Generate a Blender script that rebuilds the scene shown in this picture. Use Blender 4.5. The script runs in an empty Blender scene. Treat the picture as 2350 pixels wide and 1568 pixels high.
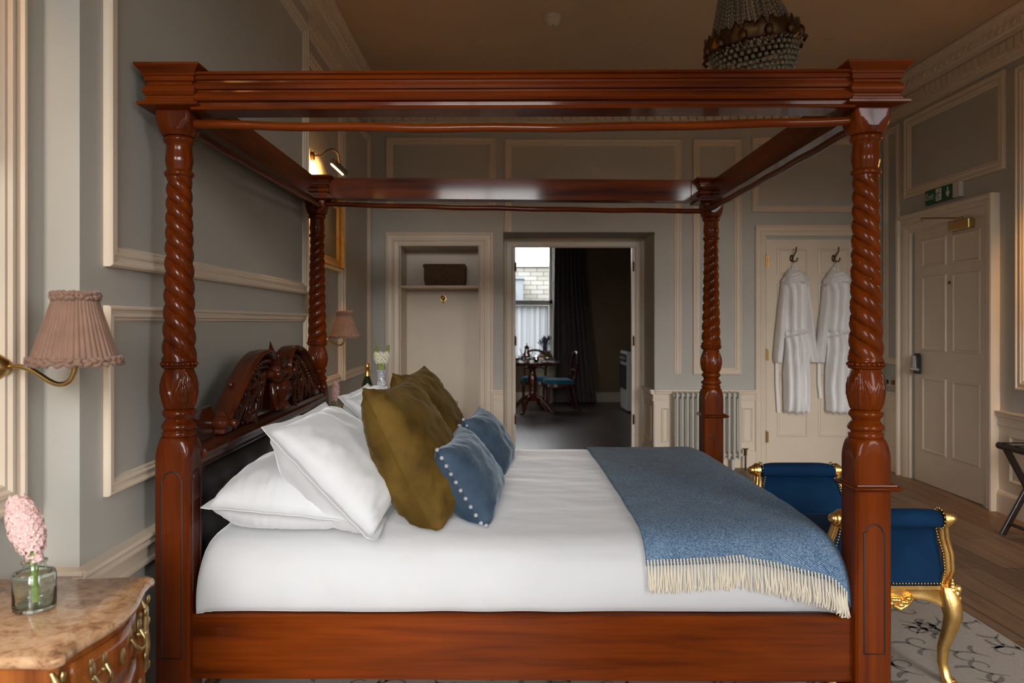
import bpy, bmesh, math, random
from mathutils import Vector, Matrix, noise
PI = math.pi
random.seed(7)
scene = bpy.context.scene
C = scene.collection

# ---------------------------------------------------------------- camera, world, lights, exposure
FOC, H = 1729.0, 1.33
cam_d = bpy.data.cameras.new('camera'); cam = bpy.data.objects.new('camera', cam_d); C.objects.link(cam)
cam.location = (0, 0, H); cam.rotation_euler = (PI/2, 0, 0)
cam_d.sensor_width = 36; cam_d.lens = FOC/2350*36
cam_d.shift_x = 22/2350; cam_d.shift_y = -44/2350
cam_d.clip_start = .05; cam_d.clip_end = 100
cam_d.dof.use_dof = True; cam_d.dof.focus_distance = 2.7; cam_d.dof.aperture_fstop = 4.0
scene.camera = cam
vs = scene.view_settings
vs.view_transform = 'Standard'; vs.look = 'None'; vs.gamma = 1; vs.use_curve_mapping = False
vs.exposure = 0.0

world = bpy.data.worlds.new('sky'); scene.world = world; world.use_nodes = True
bgn = world.node_tree.nodes['Background']
bgn.inputs[1].default_value = 10.8
_nt = world.node_tree; _tc = _nt.nodes.new('ShaderNodeTexCoord'); _sp = _nt.nodes.new('ShaderNodeSeparateXYZ'); _rp = _nt.nodes.new('ShaderNodeValToRGB')
_nt.links.new(_tc.outputs['Generated'], _sp.inputs[0]); _nt.links.new(_sp.outputs['Z'], _rp.inputs['Fac']); _nt.links.new(_rp.outputs['Color'], bgn.inputs[0])
_rp.color_ramp.elements[0].position = .01; _rp.color_ramp.elements[0].color = (.06, .058, .052, 1)      # ground below the horizon
_rp.color_ramp.elements[1].position = .06; _rp.color_ramp.elements[1].color = (.97, .985, 1, 1)          # overcast sky
_sl = bpy.data.lights.new('hazy_sun', 'SUN'); _sl.energy = 2.0; _sl.angle = math.radians(20); _sl.color = (1, .97, .93)
_so = bpy.data.objects.new('hazy_sun', _sl); C.objects.link(_so); _so.location = (0, -8, 6)
_so.rotation_euler = Vector((-.06, 1, -math.tan(math.radians(12.5)))).to_track_quat('-Z', 'Y').to_euler()

def area(name, loc, rot, sx, sy, power, col, spread=PI, portal=False):
    l = bpy.data.lights.new(name, 'AREA'); l.shape = 'RECTANGLE'; l.size = sx; l.size_y = sy
    l.energy = power; l.color = col; l.spread = spread
    if portal: l.cycles.is_portal = True
    o = bpy.data.objects.new(name, l); C.objects.link(o); o.location = loc; o.rotation_euler = rot
    return o
WINX = (-.30, 2.64)
WIN_Y = -.9
for _x in WINX: area('window_portal', (_x, WIN_Y-.14, 1.735), (PI/2, 0, 0), 1.32, 2.57, 10, (1, 1, 1), portal=True)
area('window_portal', (.28, 12.88, 1.82), (-PI/2, 0, 0), 1.18, 2.2, 10, (1, 1, 1), portal=True)

# ---------------------------------------------------------------- mesh builder
class MB:
    def __init__(s): s.v = []; s.f = []; s.m = []; s.cm = 0
    def add(s, vs_, fs):
        n = len(s.v); s.v += [tuple(v) for v in vs_]
        for f in fs: s.f.append(tuple(i+n for i in f)); s.m.append(s.cm)
        return s
    def box(s, x0, x1, y0, y1, z0, z1):
        v = [(x, y, z) for z in (z0, z1) for y in (y0, y1) for x in (x0, x1)]
        return s.add(v, [(0,2,3,1),(4,5,7,6),(0,1,5,4),(2,6,7,3),(0,4,6,2),(1,3,7,5)])
    def loft(s, secs, closed=True, caps=True):
        n = len(secs[0]); v = [p for sec in secs for p in sec]; f = []
        for i in range(len(secs)-1):
            for j in range(n if closed else n-1):
                k = (j+1) % n
                f.append((i*n+j, i*n+k, (i+1)*n+k, (i+1)*n+j))
        if caps and closed:
            f.append(tuple(range(n-1, -1, -1))); b = (len(secs)-1)*n; f.append(tuple(range(b, b+n)))
        return s.add(v, f)
    def grid(s, fn, nu, nv, wrapu=False):
        v = [fn(i/nu, j/nv) for i in range(nu if wrapu else nu+1) for j in range(nv+1)]
        nc = nv+1; rows = nu if wrapu else nu+1; f = []
        for i in range(nu):
            k = (i+1) % rows
            for j in range(nv): f.append((i*nc+j, k*nc+j, k*nc+j+1, i*nc+j+1))
        return s.add(v, f)
    def tube(s, pts, r, seg=8, flat=1.0, caps=True):
        pts = [Vector(p) for p in pts]; n = len(pts); secs = []
        up = None
        for i, p in enumerate(pts):
            t = (pts[min(i+1, n-1)]-pts[max(i-1, 0)])
            if t.length < 1e-9: t = Vector((0,0,1))
            t.normalize()
            if up is None:
                up = Vector((0,0,1)) if abs(t.z) < .9 else Vector((0,1,0))
            a = t.cross(up)
            if a.length < 1e-5: a = t.orthogonal()
            a.normalize(); b = a.cross(t).normalized(); up = b
            rr = r(i/(n-1)) if callable(r) else r
            secs.append([p + a*math.cos(2*PI*k/seg)*rr + b*math.sin(2*PI*k/seg)*rr*flat for k in range(seg)])
        return s.loft(secs, caps=caps)
    def lathe(s, prof, c=(0,0,0), seg=32, fn=None, caps=True):
        secs = []
        for r, z in prof:
            secs.append([(c[0]+(fn(r, z, 2*PI*k/seg) if fn else r)*math.cos(2*PI*k/seg),
                          c[1]+(fn(r, z, 2*PI*k/seg) if fn else r)*math.sin(2*PI*k/seg), c[2]+z) for k in range(seg)])
        return s.loft(secs, caps=caps)
    def square(s, prof, c, n=1):          # square lofted profile (half width, z)
        secs = []
        for r, z in prof:
            secs.append([(c[0]+sx*r, c[1]+sy*r, z) for sx, sy in ((-1,-1),(1,-1),(1,1),(-1,1))])
        return s.loft(secs)
    def sphere(s, c, r, seg=8, ring=6, sc=(1,1,1)):
        secs = []
        for i in range(1, ring):
            a = PI*i/ring
            secs.append([(c[0]+r*sc[0]*math.sin(a)*math.cos(2*PI*k/seg), c[1]+r*sc[1]*math.sin(a)*math.sin(2*PI*k/seg),
                          c[2]-r*sc[2]*math.cos(a)) for k in range(seg)])
        return s.loft(secs)
    def prism(s, poly, M, d0, d1):
        n = len(poly)
        v = [M(a, b, d0) for a, b in poly]+[M(a, b, d1) for a, b in poly]
        f = [tuple(range(n)), tuple(range(2*n-1, n-1, -1))]+[(i, (i+1) % n, n+(i+1) % n, n+i) for i in range(n)]
        return s.add(v, f)
    def frame(s, M, a0, a1, b0, b1, prof):          # mitred rectangular moulding, prof = (inset, out)
        rows = []
        for t, d in prof:
            rows.append([M(a0+t, b0+t, d), M(a1-t, b0+t, d), M(a1-t, b1-t, d), M(a0+t, b1-t, d)])
        return s.loft(rows, closed=True, caps=False)
    def portal(s, M, a0, a1, b0, b1, prof, b0r=None):      # three sided moulding, open at the foot
        if b0r is None: b0r = b0
        rows = []
        for t, d in prof:
            rows.append([M(a0+t, b0, d), M(a0+t, b1-t, d), M(a1-t, b1-t, d), M(a1-t, b0r, d)])
        return s.loft(rows, closed=False, caps=False)
    def run(s, M, a0, a1, prof):                     # straight moulding, prof = (height, out)
        return s.loft([[M(a0, b, d) for b, d in prof], [M(a1, b, d) for b, d in prof]])

def obj(name, mb, mat, parent=None, smooth=None, bevel=0, sub=0, solid=0, keep=False):
    me = bpy.data.meshes.new(name)
    vsx = mb.v
    if parent is not None:
        off = parent_world(parent)
    else:
        xs = [v[0] for v in vsx]; ys = [v[1] for v in vsx]; zs = [v[2] for v in vsx]
        off = Vector(((min(xs)+max(xs))/2, (min(ys)+max(ys))/2, min(zs)))
    me.from_pydata([(v[0]-off.x, v[1]-off.y, v[2]-off.z) for v in vsx], [], mb.f)
    mats = mat if isinstance(mat, (list, tuple)) else [mat]
    for m in mats: me.materials.append(m)
    if len(mats) > 1: me.polygons.foreach_set('material_index', mb.m)
    bm = bmesh.new(); bm.from_mesh(me)
    if not keep: bmesh.ops.recalc_face_normals(bm, faces=bm.faces)
    bm.to_mesh(me); bm.free()
    if smooth is not None:
        me.polygons.foreach_set('use_smooth', [True]*len(me.polygons))
        if smooth < 180: me.set_sharp_from_angle(angle=math.radians(smooth))
    me.update()
    o = bpy.data.objects.new(name, me); C.objects.link(o)
    if parent is not None: o.parent = parent
    else: o.location = off
    if bevel:
        b = o.modifiers.new('bevel', 'BEVEL'); b.width = bevel; b.segments = 2; b.limit_method = 'ANGLE'; b.angle_limit = math.radians(40)
    if solid:
        b = o.modifiers.new('solid', 'SOLIDIFY'); b.thickness = solid; b.offset = 0
    if sub:
        b = o.modifiers.new('sub', 'SUBSURF'); b.levels = sub; b.render_levels = sub
    return o
def parent_world(p):
    v = Vector((0,0,0))
    while p is not None: v += p.location; p = p.parent
    return v
def thing(name, label, cat, loc, group=None):
    o = bpy.data.objects.new(name, None); C.objects.link(o); o.location = loc; o.empty_display_size = .1
    return tag(o, label, cat, group)
def tag(o, label, cat, group=None, kind=None):
    o['label'] = label; o['category'] = cat
    if group: o['group'] = group
    if kind: o['kind'] = kind
    return o
def struct(name, mb, mat, **k):
    o = obj(name, mb, mat, **k); o['kind'] = 'structure'; return o
def dup(o, parent=None):
    c = o.copy(); C.objects.link(c); c.parent = parent
    for ch in list(o.children): dup(ch, c)
    return c

# ---------------------------------------------------------------- materials
def mat(name, col, rough=.5, metal=0, coat=0, coatr=.1, sheen=0, spec=.5, trans=0, emit=None, estr=0, sheenr=.4):
    m = bpy.data.materials.new(name); m.use_nodes = True
    b = m.node_tree.nodes['Principled BSDF']
    b.inputs['Base Color'].default_value = (*col, 1); b.inputs['Roughness'].default_value = rough
    b.inputs['Metallic'].default_value = metal; b.inputs['Coat Weight'].default_value = coat
    b.inputs['Coat Roughness'].default_value = coatr; b.inputs['Sheen Weight'].default_value = sheen
    b.inputs['Sheen Roughness'].default_value = sheenr
    b.inputs['Specular IOR Level'].default_value = spec; b.inputs['Transmission Weight'].default_value = trans
    if emit: b.inputs['Emission Color'].default_value = (*emit, 1); b.inputs['Emission Strength'].default_value = estr
    return m
def N(m, t, **k):
    n = m.node_tree.nodes.new(t)
    for a, b in k.items():
        if a in n.inputs: n.inputs[a].default_value = b
        else: setattr(n, a, b)
    return n
def L(m, a, b): m.node_tree.links.new(a, b)
def P_(m): return m.node_tree.nodes['Principled BSDF']
def coords(m, scale=(1,1,1), kind='Object', rot=(0,0,0)):
    t = N(m, 'ShaderNodeTexCoord'); mp = N(m, 'ShaderNodeMapping'); mp.inputs['Scale'].default_value = scale
    mp.inputs['Rotation'].default_value = rot
    L(m, t.outputs[kind], mp.inputs['Vector']); return mp.outputs['Vector']
def ramp(m, fac, stops, interp='LINEAR'):
    r = N(m, 'ShaderNodeValToRGB'); r.color_ramp.interpolation = interp
    el = r.color_ramp.elements
    while len(el) > 1: el.remove(el[-1])
    el[0].position = stops[0][0]; el[0].color = (*stops[0][1], 1)
    for p, c in stops[1:]:
        e = el.new(p); e.color = (*c, 1)
    L(m, fac, r.inputs['Fac']); return r.outputs['Color']
def noise_tex(m, vec, scale, detail=3, rough=.5, dist=0):
    n = N(m, 'ShaderNodeTexNoise'); n.inputs['Scale'].default_value = scale; n.inputs['Detail'].default_value = detail
    n.inputs['Roughness'].default_value = rough; n.inputs['Distortion'].default_value = dist
    L(m, vec, n.inputs['Vector']); return n.outputs['Fac']
def bump(m, h, strength=.3, dist=.01):
    b = N(m, 'ShaderNodeBump'); b.inputs['Strength'].default_value = strength; b.inputs['Distance'].default_value = dist
    L(m, h, b.inputs['Height']); L(m, b.outputs['Normal'], P_(m).inputs['Normal']); return b
def noisy(name, c0, c1, scale=8, rough=.5, detail=3, mscale=(1,1,1), bmp=0, bscale=None, bd=.003, lo=.3, hi=.7, dist=0, **k):
    m = mat(name, c0, rough, **k); v = coords(m, mscale)
    f = noise_tex(m, v, scale, detail, dist=dist)
    L(m, ramp(m, f, [(lo, c0), (hi, c1)]), P_(m).inputs['Base Color'])
    if bmp:
        f2 = noise_tex(m, v, bscale or scale, 3); bump(m, f2, bmp, bd)
    return m
wall_m = noisy('wall_paint', (.45,.44,.395), (.48,.47,.425), 3, .55, bmp=.15, bscale=60, bd=.001)
cream = noisy('cream_gloss_paint', (.71,.605,.475), (.75,.64,.505), 4, .38, bmp=.08, bscale=30, bd=.001)
ceil_m = noisy('ceiling_paint', (.51,.41,.30), (.54,.435,.32), 2, .8)
def wood(name, axis, d=(.032,.0038,.0004), l=(.17,.029,.0010), coat=.32, sc=1.0):
    m = mat(name, l, .42, coat=coat, coatr=.08, spec=.06)
    s = [14*sc, 14*sc, 14*sc]; s[axis] = 1.1*sc
    v = coords(m, s)
    f = noise_tex(m, v, 1.0, 5, .55, .6)
    s2 = [90*sc]*3; s2[axis] = 3*sc
    f2 = noise_tex(m, coords(m, s2), 1.0, 2)
    mx = N(m, 'ShaderNodeMath', operation='MULTIPLY_ADD'); mx.inputs[1].default_value = .25; L(m, f2, mx.inputs[0]); L(m, f, mx.inputs[2])
    L(m, ramp(m, mx.outputs[0], [(.38, d), (.58, tuple((a+b)/2 for a, b in zip(d, l))), (.80, l)]), P_(m).inputs['Base Color'])
    return m
wood_x = wood('mahogany_along_rail', 0); wood_z = wood('mahogany_upright', 2); wood_y = wood('mahogany_across', 1)
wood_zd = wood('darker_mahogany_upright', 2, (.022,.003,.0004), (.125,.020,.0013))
wood_dk = wood('dark_carved_mahogany', 1, (.018,.003,.0012), (.07,.014,.004), .7)
groove = mat('dark_groove_shade', (.016,.005,.003), .5)  # dark colour stands for the shade inside the carved panel grooves
cotton = noisy('white_cotton', (.57,.575,.585), (.61,.615,.625), 6, .85, bmp=.3, bscale=9, bd=.006, sheen=.6)
duvet_m = noisy('white_duvet_cotton', (.55,.555,.565), (.585,.59,.60), 3, .85, mscale=(1, 2.5, 1), bmp=.35, bscale=4, bd=.014, sheen=.8)
def velvet(name, c0, c1, sheen, sc=9, shc=(1,1,1)):
    m = noisy(name, c0, c1, sc, .8, 4, bmp=.25, bscale=14, bd=.004, sheen=sheen, sheenr=.35, spec=.15)
    P_(m).inputs['Sheen Tint'].default_value = (*shc, 1)
    return m
olive = velvet('olive_velvet', (.055,.029,.004), (.125,.072,.012), .08, shc=(1,.85,.5))
slate_v = velvet('slate_blue_velvet', (.025,.045,.075), (.055,.085,.125), .35, shc=(.75,.88,1))
navy_v = velvet('royal_blue_velvet', (.001,.016,.050), (.002,.030,.084), .06, 5, (.3,.6,1))
wool = mat('blue_wool_twill', (.09,.15,.24), .9, sheen=.06, spec=.1)
_v = coords(wool, (1,1,1))
_w = N(wool, 'ShaderNodeTexWave', wave_type='BANDS', bands_direction='DIAGONAL'); _w.inputs['Scale'].default_value = 60; _w.inputs['Distortion'].default_value = 3
_w.inputs['Detail'].default_value = 1; L(wool, _v, _w.inputs['Vector'])
_n = noise_tex(wool, _v, 160, 3); _n2 = noise_tex(wool, _v, 14, 3)
_a = N(wool, 'ShaderNodeMath', operation='MULTIPLY_ADD'); _a.inputs[1].default_value = .35; L(wool, _w.outputs['Fac'], _a.inputs[0]); L(wool, _n, _a.inputs[2])
_b = N(wool, 'ShaderNodeMath', operation='MULTIPLY_ADD'); _b.inputs[1].default_value = .22; L(wool, _n2, _b.inputs[0]); L(wool, _a.outputs[0], _b.inputs[2])
L(wool, ramp(wool, _b.outputs[0], [(.38, (.020,.055,.11)), (.72, (.085,.16,.27)), (1.02, (.26,.36,.48))]), P_(wool).inputs['Base Color'])
bump(wool, _a.outputs[0], .4, .002)
fringe_m = mat('cream_yarn', (.72,.65,.52), .9, sheen=.3)
gold = noisy('gold_leaf', (.82,.46,.12), (.95,.66,.26), 22, .3, metal=1, bmp=.35, bscale=45, bd=.003)
P_(gold).inputs['Roughness'].default_value = .34
brass = mat('aged_brass', (.50,.33,.12), .28, metal=1)
brass_dk = mat('dark_bronze', (.12,.07,.035), .35, metal=1)
ormolu = noisy('tarnished_ormolu', (.30,.22,.10), (.62,.48,.24), 40, .4, metal=1)
black_l = mat('black_leather', (.014,.011,.011), .42)
black_m = mat('matt_black', (.01,.01,.01), .6)
chrome = mat('satin_chrome', (.55,.55,.56), .25, metal=1)
marble = mat('sienna_marble', (.6,.4,.24), .22, coat=.4)
_v = coords(marble, (1,1,1))
_f = noise_tex(marble, _v, 22, 8, .68, 1.4); _g = noise_tex(marble, _v, 9, 6, .6, 2.5)
_a = N(marble, 'ShaderNodeMath', operation='MULTIPLY_ADD'); _a.inputs[1].default_value = .6; L(marble, _g, _a.inputs[0]); L(marble, _f, _a.inputs[2])
L(marble, ramp(marble, _a.outputs[0], [(.56, (.20,.10,.055)), (.70, (.40,.215,.11)), (.80, (.54,.32,.165)), (.95, (.62,.42,.26)), (1.08, (.38,.24,.17))]), P_(marble).inputs['Base Color'])
chest_w = wood('chest_walnut_veneer', 2, (.10,.018,.004), (.36,.11,.02), .8)
glass = mat('clear_glass', (.9,1,.96), .02, trans=1, spec=.5)
glass_b = mat('crystal_bead', (.42,.37,.28), .12, trans=.6)
shade_m = noisy('mushroom_silk', (.21,.12,.082), (.255,.148,.105), 30, .75, sheen=.3)
shade_m2 = mat('brown_silk_lining', (.13,.07,.045), .8)
pink = noisy('pink_petal', (.75,.48,.46), (.88,.66,.62), 40, .6)
white_p = mat('white_petal', (.78,.78,.62), .6)
green = noisy('plant_green', (.18,.26,.05), (.34,.40,.12), 20, .5)
terry = noisy('white_terry', (.84,.82,.81), (.89,.87,.86), 60, .95, bmp=.4, bscale=120, bd=.002, sheen=.3)
rad_m = mat('radiator_enamel', (.55,.53,.47), .35)
seagrass = mat('dark_seagrass', (.1,.05,.02), .75)
_v = coords(seagrass, (1,1,1)); _w = N(seagrass, 'ShaderNodeTexBrick'); _w.inputs['Scale'].default_value = 26
_w.inputs['Color1'].default_value = (.10,.052,.02,1); _w.inputs['Color2'].default_value = (.17,.095,.04,1); _w.inputs['Mortar'].default_value = (.02,.01,.005,1)
_w.inputs['Mortar Size'].default_value = .04; _w.inputs['Row Height'].default_value = .3
_s = N(seagrass, 'ShaderNodeSeparateXYZ'); _cx = N(seagrass, 'ShaderNodeCombineXYZ'); L(seagrass, _v, _s.inputs[0]); L(seagrass, _s.outputs['X'], _cx.inputs['X']); L(seagrass, _s.outputs['Z'], _cx.inputs['Y'])
L(seagrass, _cx.outputs[0], _w.inputs['Vector']); L(seagrass, _w.outputs['Color'], P_(seagrass).inputs['Base Color']); bump(seagrass, _w.outputs['Fac'], .6, -.006)
def planks(name, cols, w, l, rough, axis='Y', coat=0):
    m = mat(name, cols[0], rough, coat=coat)
    t = N(m, 'ShaderNodeTexCoord'); s = N(m, 'ShaderNodeSeparateXYZ'); c = N(m, 'ShaderNodeCombineXYZ')
    L(m, t.outputs['Object'], s.inputs[0])
    L(m, s.outputs['Y' if axis == 'Y' else 'X'], c.inputs['X']); L(m, s.outputs['X' if axis == 'Y' else 'Y'], c.inputs['Y'])
    b = N(m, 'ShaderNodeTexBrick'); b.inputs['Scale'].default_value = 1; b.inputs['Brick Width'].default_value = l; b.inputs['Row Height'].default_value = w
    b.inputs['Mortar Size'].default_value = .0022; b.inputs['Bias'].default_value = 0
    b.inputs['Color1'].default_value = (0,0,0,1); b.inputs['Color2'].default_value = (1,1,1,1); b.inputs['Mortar'].default_value = (.5,.5,.5,1)
    b.offset = .37; L(m, c.outputs[0], b.inputs['Vector'])
    mp = N(m, 'ShaderNodeMapping'); mp.inputs['Scale'].default_value = (2.0, 26, 1); L(m, c.outputs[0], mp.inputs['Vector'])
    n = noise_tex(m, mp.outputs[0], 1.0, 4, .6, .8)
    a = N(m, 'ShaderNodeMath', operation='MULTIPLY_ADD'); a.inputs[1].default_value = .35; L(m, b.outputs['Color'], a.inputs[0]); L(m, n, a.inputs[2])
    col = ramp(m, a.outputs[0], [(.35, cols[0]), (.6, cols[1]), (.85, cols[2])])
    mx = N(m, 'ShaderNodeMix', data_type='RGBA'); L(m, b.outputs['Fac'], mx.inputs[0]); L(m, col, mx.inputs[6]); mx.inputs[7].default_value = (.02,.012,.008,1)
    L(m, mx.outputs[2], P_(m).inputs['Base Color'])
    return m
floor_m = planks('oak_boards', [(.11,.06,.035), (.20,.115,.065), (.28,.17,.10)], .13, 1.5, .5)
dining_m = planks('dark_wide_boards', [(.06,.04,.035), (.085,.058,.05), (.11,.08,.07)], .30, .9, .32)
rug_a = noisy('rug_taupe_wool', (.38,.335,.29), (.45,.40,.35), 90, .95, bmp=.3, bscale=200, bd=.002)
rug_b = noisy('rug_grey_scroll_pile', (.17,.15,.135), (.22,.20,.18), 90, .95)
ceramic = mat('blue_white_glaze', (.75,.76,.78), .15, coat=.5)
_v = coords(ceramic, (1,1,1)); _f = noise_tex(ceramic, _v, 48, 2, .5, 2.2)
L(ceramic, ramp(ceramic, _f, [(.44, (.72,.73,.75)), (.47, (.08,.11,.22)), (.53, (.10,.13,.25)), (.56, (.72,.73,.75))]), P_(ceramic).inputs['Base Color'])
bottle_g = mat('dark_green_bottle_glass', (.006,.016,.006), .06, coat=1)
foil = mat('orange_gold_foil', (.85,.42,.10), .3, metal=1)
canvas_m = noisy('dark_oil_painting', (.03,.035,.025), (.12,.09,.05), 4, .35, 6)
green_s = mat('exit_green', (0,.085,.035), .4)
white_s = mat('sign_white', (.75,.78,.72), .4)
white_pl = mat('white_plastic', (.62,.58,.52), .4)
lampglow = mat('lamp_tube_glow', (1,.8,.5), .4, emit=(1,.62,.25), estr=14)
dk_wood = mat('very_dark_wood', (.018,.008,.006), .35, coat=.3)
drape_m = noisy('brown_velvet_drape', (.07,.045,.035), (.10,.065,.05), 12, .9, sheen=.3)
lace = mat('white_lace_net', (.28,.29,.30), .9)
_t = N(lace, 'ShaderNodeBsdfTranslucent'); _t.inputs[0].default_value = (.26,.275,.29,1); _x = N(lace, 'ShaderNodeMixShader'); _x.inputs[0].default_value = .75
L(lace, P_(lace).outputs[0], _x.inputs[1]); L(lace, _t.outputs[0], _x.inputs[2]); L(lace, _x.outputs[0], lace.node_tree.nodes['Material Output'].inputs[0])
din_wall = noisy('dining_ochre_wall', (.17,.115,.06), (.19,.13,.07), 3, .8)
din_cream = mat('dining_skirting_paint', (.45,.38,.27), .5)
sash_m = mat('sash_white_gloss', (.50,.50,.47), .4)
silver = mat('tea_silver', (.55,.45,.42), .14, metal=1)
urn_m = mat('cream_glazed_urn', (.55,.47,.36), .35)
urn_b = mat('ochre_glaze', (.28,.15,.05), .3)
lav_m = mat('lavender', (.16,.15,.24), .8)
seat_v = velvet('teal_chair_velvet', (.01,.06,.10), (.02,.10,.16), .2, 10, (.5,.8,1))
chair_w = wood('dining_mahogany', 2, (.02,.004,.002), (.07,.014,.006), .7)
cook_w = mat('cooker_enamel', (.6,.58,.54), .3)
slate_m = mat('weathered_slates', (.5,.5,.45), .8)
_t = N(slate_m, 'ShaderNodeTexCoord'); _s = N(slate_m, 'ShaderNodeSeparateXYZ'); _cx = N(slate_m, 'ShaderNodeCombineXYZ')
L(slate_m, _t.outputs['Object'], _s.inputs[0]); L(slate_m, _s.outputs['X'], _cx.inputs['X']); L(slate_m, _s.outputs['Z'], _cx.inputs['Y'])
_br = N(slate_m, 'ShaderNodeTexBrick'); _br.inputs['Scale'].default_value = 1; _br.inputs['Brick Width'].default_value = .30; _br.inputs['Row Height'].default_value = .105
_br.inputs['Mortar Size'].default_value = .008; _br.inputs['Color1'].default_value = (.12,.12,.095,1); _br.inputs['Color2'].default_value = (.17,.165,.15,1); _br.inputs['Mortar'].default_value = (.03,.035,.035,1)
L(slate_m, _cx.outputs[0], _br.inputs['Vector']); L(slate_m, _br.outputs['Color'], P_(slate_m).inputs['Base Color'])
dormer_m = mat('pale_blue_dormer', (.13,.145,.165), .6); dormer_g = mat('dormer_glass', (.12,.17,.28), .1)

# ---------------------------------------------------------------- room planes
XL, XB, XR, YF, ZC = -1.22, -1.124, 3.50, 6.91, 3.43
YB0, YB1 = 2.003, 4.357
M_left = lambda a, b, d: (XL+d, a, b)
M_breast = lambda a, b, d: (XB+d, a, b)
M_ret = lambda a, b, d: (a, YB0-d, b)
M_far = lambda a, b, d: (a, YF-d, b)
M_right = lambda a, b, d: (XR-d, a, b)
def fx(px, Y=YF): return (px-1153)/FOC*Y          # metres from plan measurements
def fz(py, Y=YF): return H+(740-py)/FOC*Y

b = MB(); b.box(-1.6, 3.9, -1.2, 7.46, -.1, 0); struct('floor', b, floor_m)
b = MB(); b.box(-1.9, 3.9, 7.46, 12.9, -.1, 0); struct('floor', b, dining_m)
b = MB(); b.box(-1.6, 3.9, -1.2, 7.46, ZC, ZC+.1); struct('ceiling', b, ceil_m)
b = MB(); b.box(XL-.2, XL, WIN_Y-.2, 7.46, 0, ZC); b.box(XL, XB, YB0, YB1, 0, ZC); struct('wall_left', b, wall_m)
b = MB(); b.box(XR, XR+.2, WIN_Y-.2, 7.46, 0, ZC); struct('wall_right', b, wall_m)
# far wall with niche and doorway
NX0, NX1, NZ = fx(918), fx(1100), fz(563)
DX0, DX1, DZ = fx(1155), fx(1502), fz(533)
b = MB()
b.box(XL-.2, NX0, YF, 7.46, 0, ZC); b.box(NX0, NX1, YF, 7.46, NZ, ZC); b.box(NX0, NX1, 7.355, 7.46, 0, NZ)
b.box(NX1, DX0, YF, 7.46, 0, ZC); b.box(DX0, DX1, YF, 7.46, DZ, ZC); b.box(DX1, XR+.2, YF, 7.46, 0, ZC)
struct('wall_far', b, wall_m)
b = MB(); b.box(NX0+.001, NX1-.001, 7.345, 7.354, 0, NZ); b.box(NX0+.0005, NX0+.008, YF+.001, 7.354, 0, NZ); b.box(NX1-.008, NX1-.0005, YF+.001, 7.354, 0, NZ)
b.box(NX0, NX1, YF+.001, 7.354, NZ-.008, NZ-.0005); struct('trim_1', b, cream)
# near wall with two tall windows
b = MB(); x = XL-.2
WZ0, WZ1, WW = .45, 3.02, .66
for cx in WINX:
    b.box(x, cx-WW, WIN_Y-.2, WIN_Y, 0, ZC); b.box(cx-WW, cx+WW, WIN_Y-.2, WIN_Y, 0, WZ0); b.box(cx-WW, cx+WW, WIN_Y-.2, WIN_Y, WZ1, ZC); x = cx+WW
b.box(x, XR+.2, WIN_Y-.2, WIN_Y, 0, ZC); struct('wall_near', b, wall_m)
for i, cx in enumerate(WINX):
    b = MB(); y0, y1 = WIN_Y-.12, WIN_Y-.08
    b.box(cx-WW, cx-WW+.06, y0, y1, WZ0, WZ1); b.box(cx+WW-.06, cx+WW, y0, y1, WZ0, WZ1)
    b.box(cx-WW, cx+WW, y0, y1, WZ0, WZ0+.07); b.box(cx-WW, cx+WW, y0, y1, WZ1-.06, WZ1); b.box(cx-WW, cx+WW, y0, y1, 1.70, 1.75)
    b.box(cx-.012, cx+.012, y0, y1, WZ0, WZ1); struct('window_%d' % (i+2), b, sash_m)

# ---------------------------------------------------------------- mouldings
pan = [(0,0), (0,.018), (.006,.024), (.014,.024), (.018,.016), (.030,.013), (.036,.018), (.044,.018), (.050,.010), (.058,.010), (.065,0)]
def sc_prof(p, k): return [(t*k, d*min(1, k*1.1)) for t, d in p]
tn = [2]
def trim(mb, m=cream, smooth=None, name=None):
    o = struct(name or 'trim_%d' % tn[0], mb, m, smooth=smooth); tn[0] += 1; return o
b = MB()
b.frame(M_breast, 2.122, 4.295, 1.488, 3.02, pan)
b.frame(M_breast, 2.122, 4.295, .838, 1.378, sc_prof(pan, .72)); trim(b)
b = MB(); b.frame(M_left, .55, 1.905, .858, 3.02, sc_prof(pan, 1.25)); b.frame(M_left, -.7, .35, .858, 3.02, pan); trim(b)
b = MB(); b.frame(M_left, 4.45, 5.66, .885, 3.02, pan); b.frame(M_left, 5.74, 6.86, .885, 3.02, pan); trim(b)
# far wall panels
b = MB()
b.frame(M_far, fx(886), fx(1138), fz(484), fz(316), pan)
b.portal(M_far, fx(1158), fx(1563), fz(533), fz(320), pan, b0r=fz(859))
b.frame(M_far, fx(1590), fx(1701), fz(860), fz(320), pan)
b.frame(M_far, fx(1725), fx(2012), fz(487), fz(316), pan)
trim(b)
# right wall panels
b = MB()
b.frame(M_right, 6.635, 6.885, .955, 3.08, sc_prof(pan, .85))
b.frame(M_right, 5.235, 6.535, 2.40, 3.09, sc_prof(pan, 1.3))
b.frame(M_right, 3.4, 5.12, .87, 3.06, sc_prof(pan, 1.1)); b.frame(M_right, .2, 3.2, .87, 3.06, pan)
trim(b)
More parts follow.
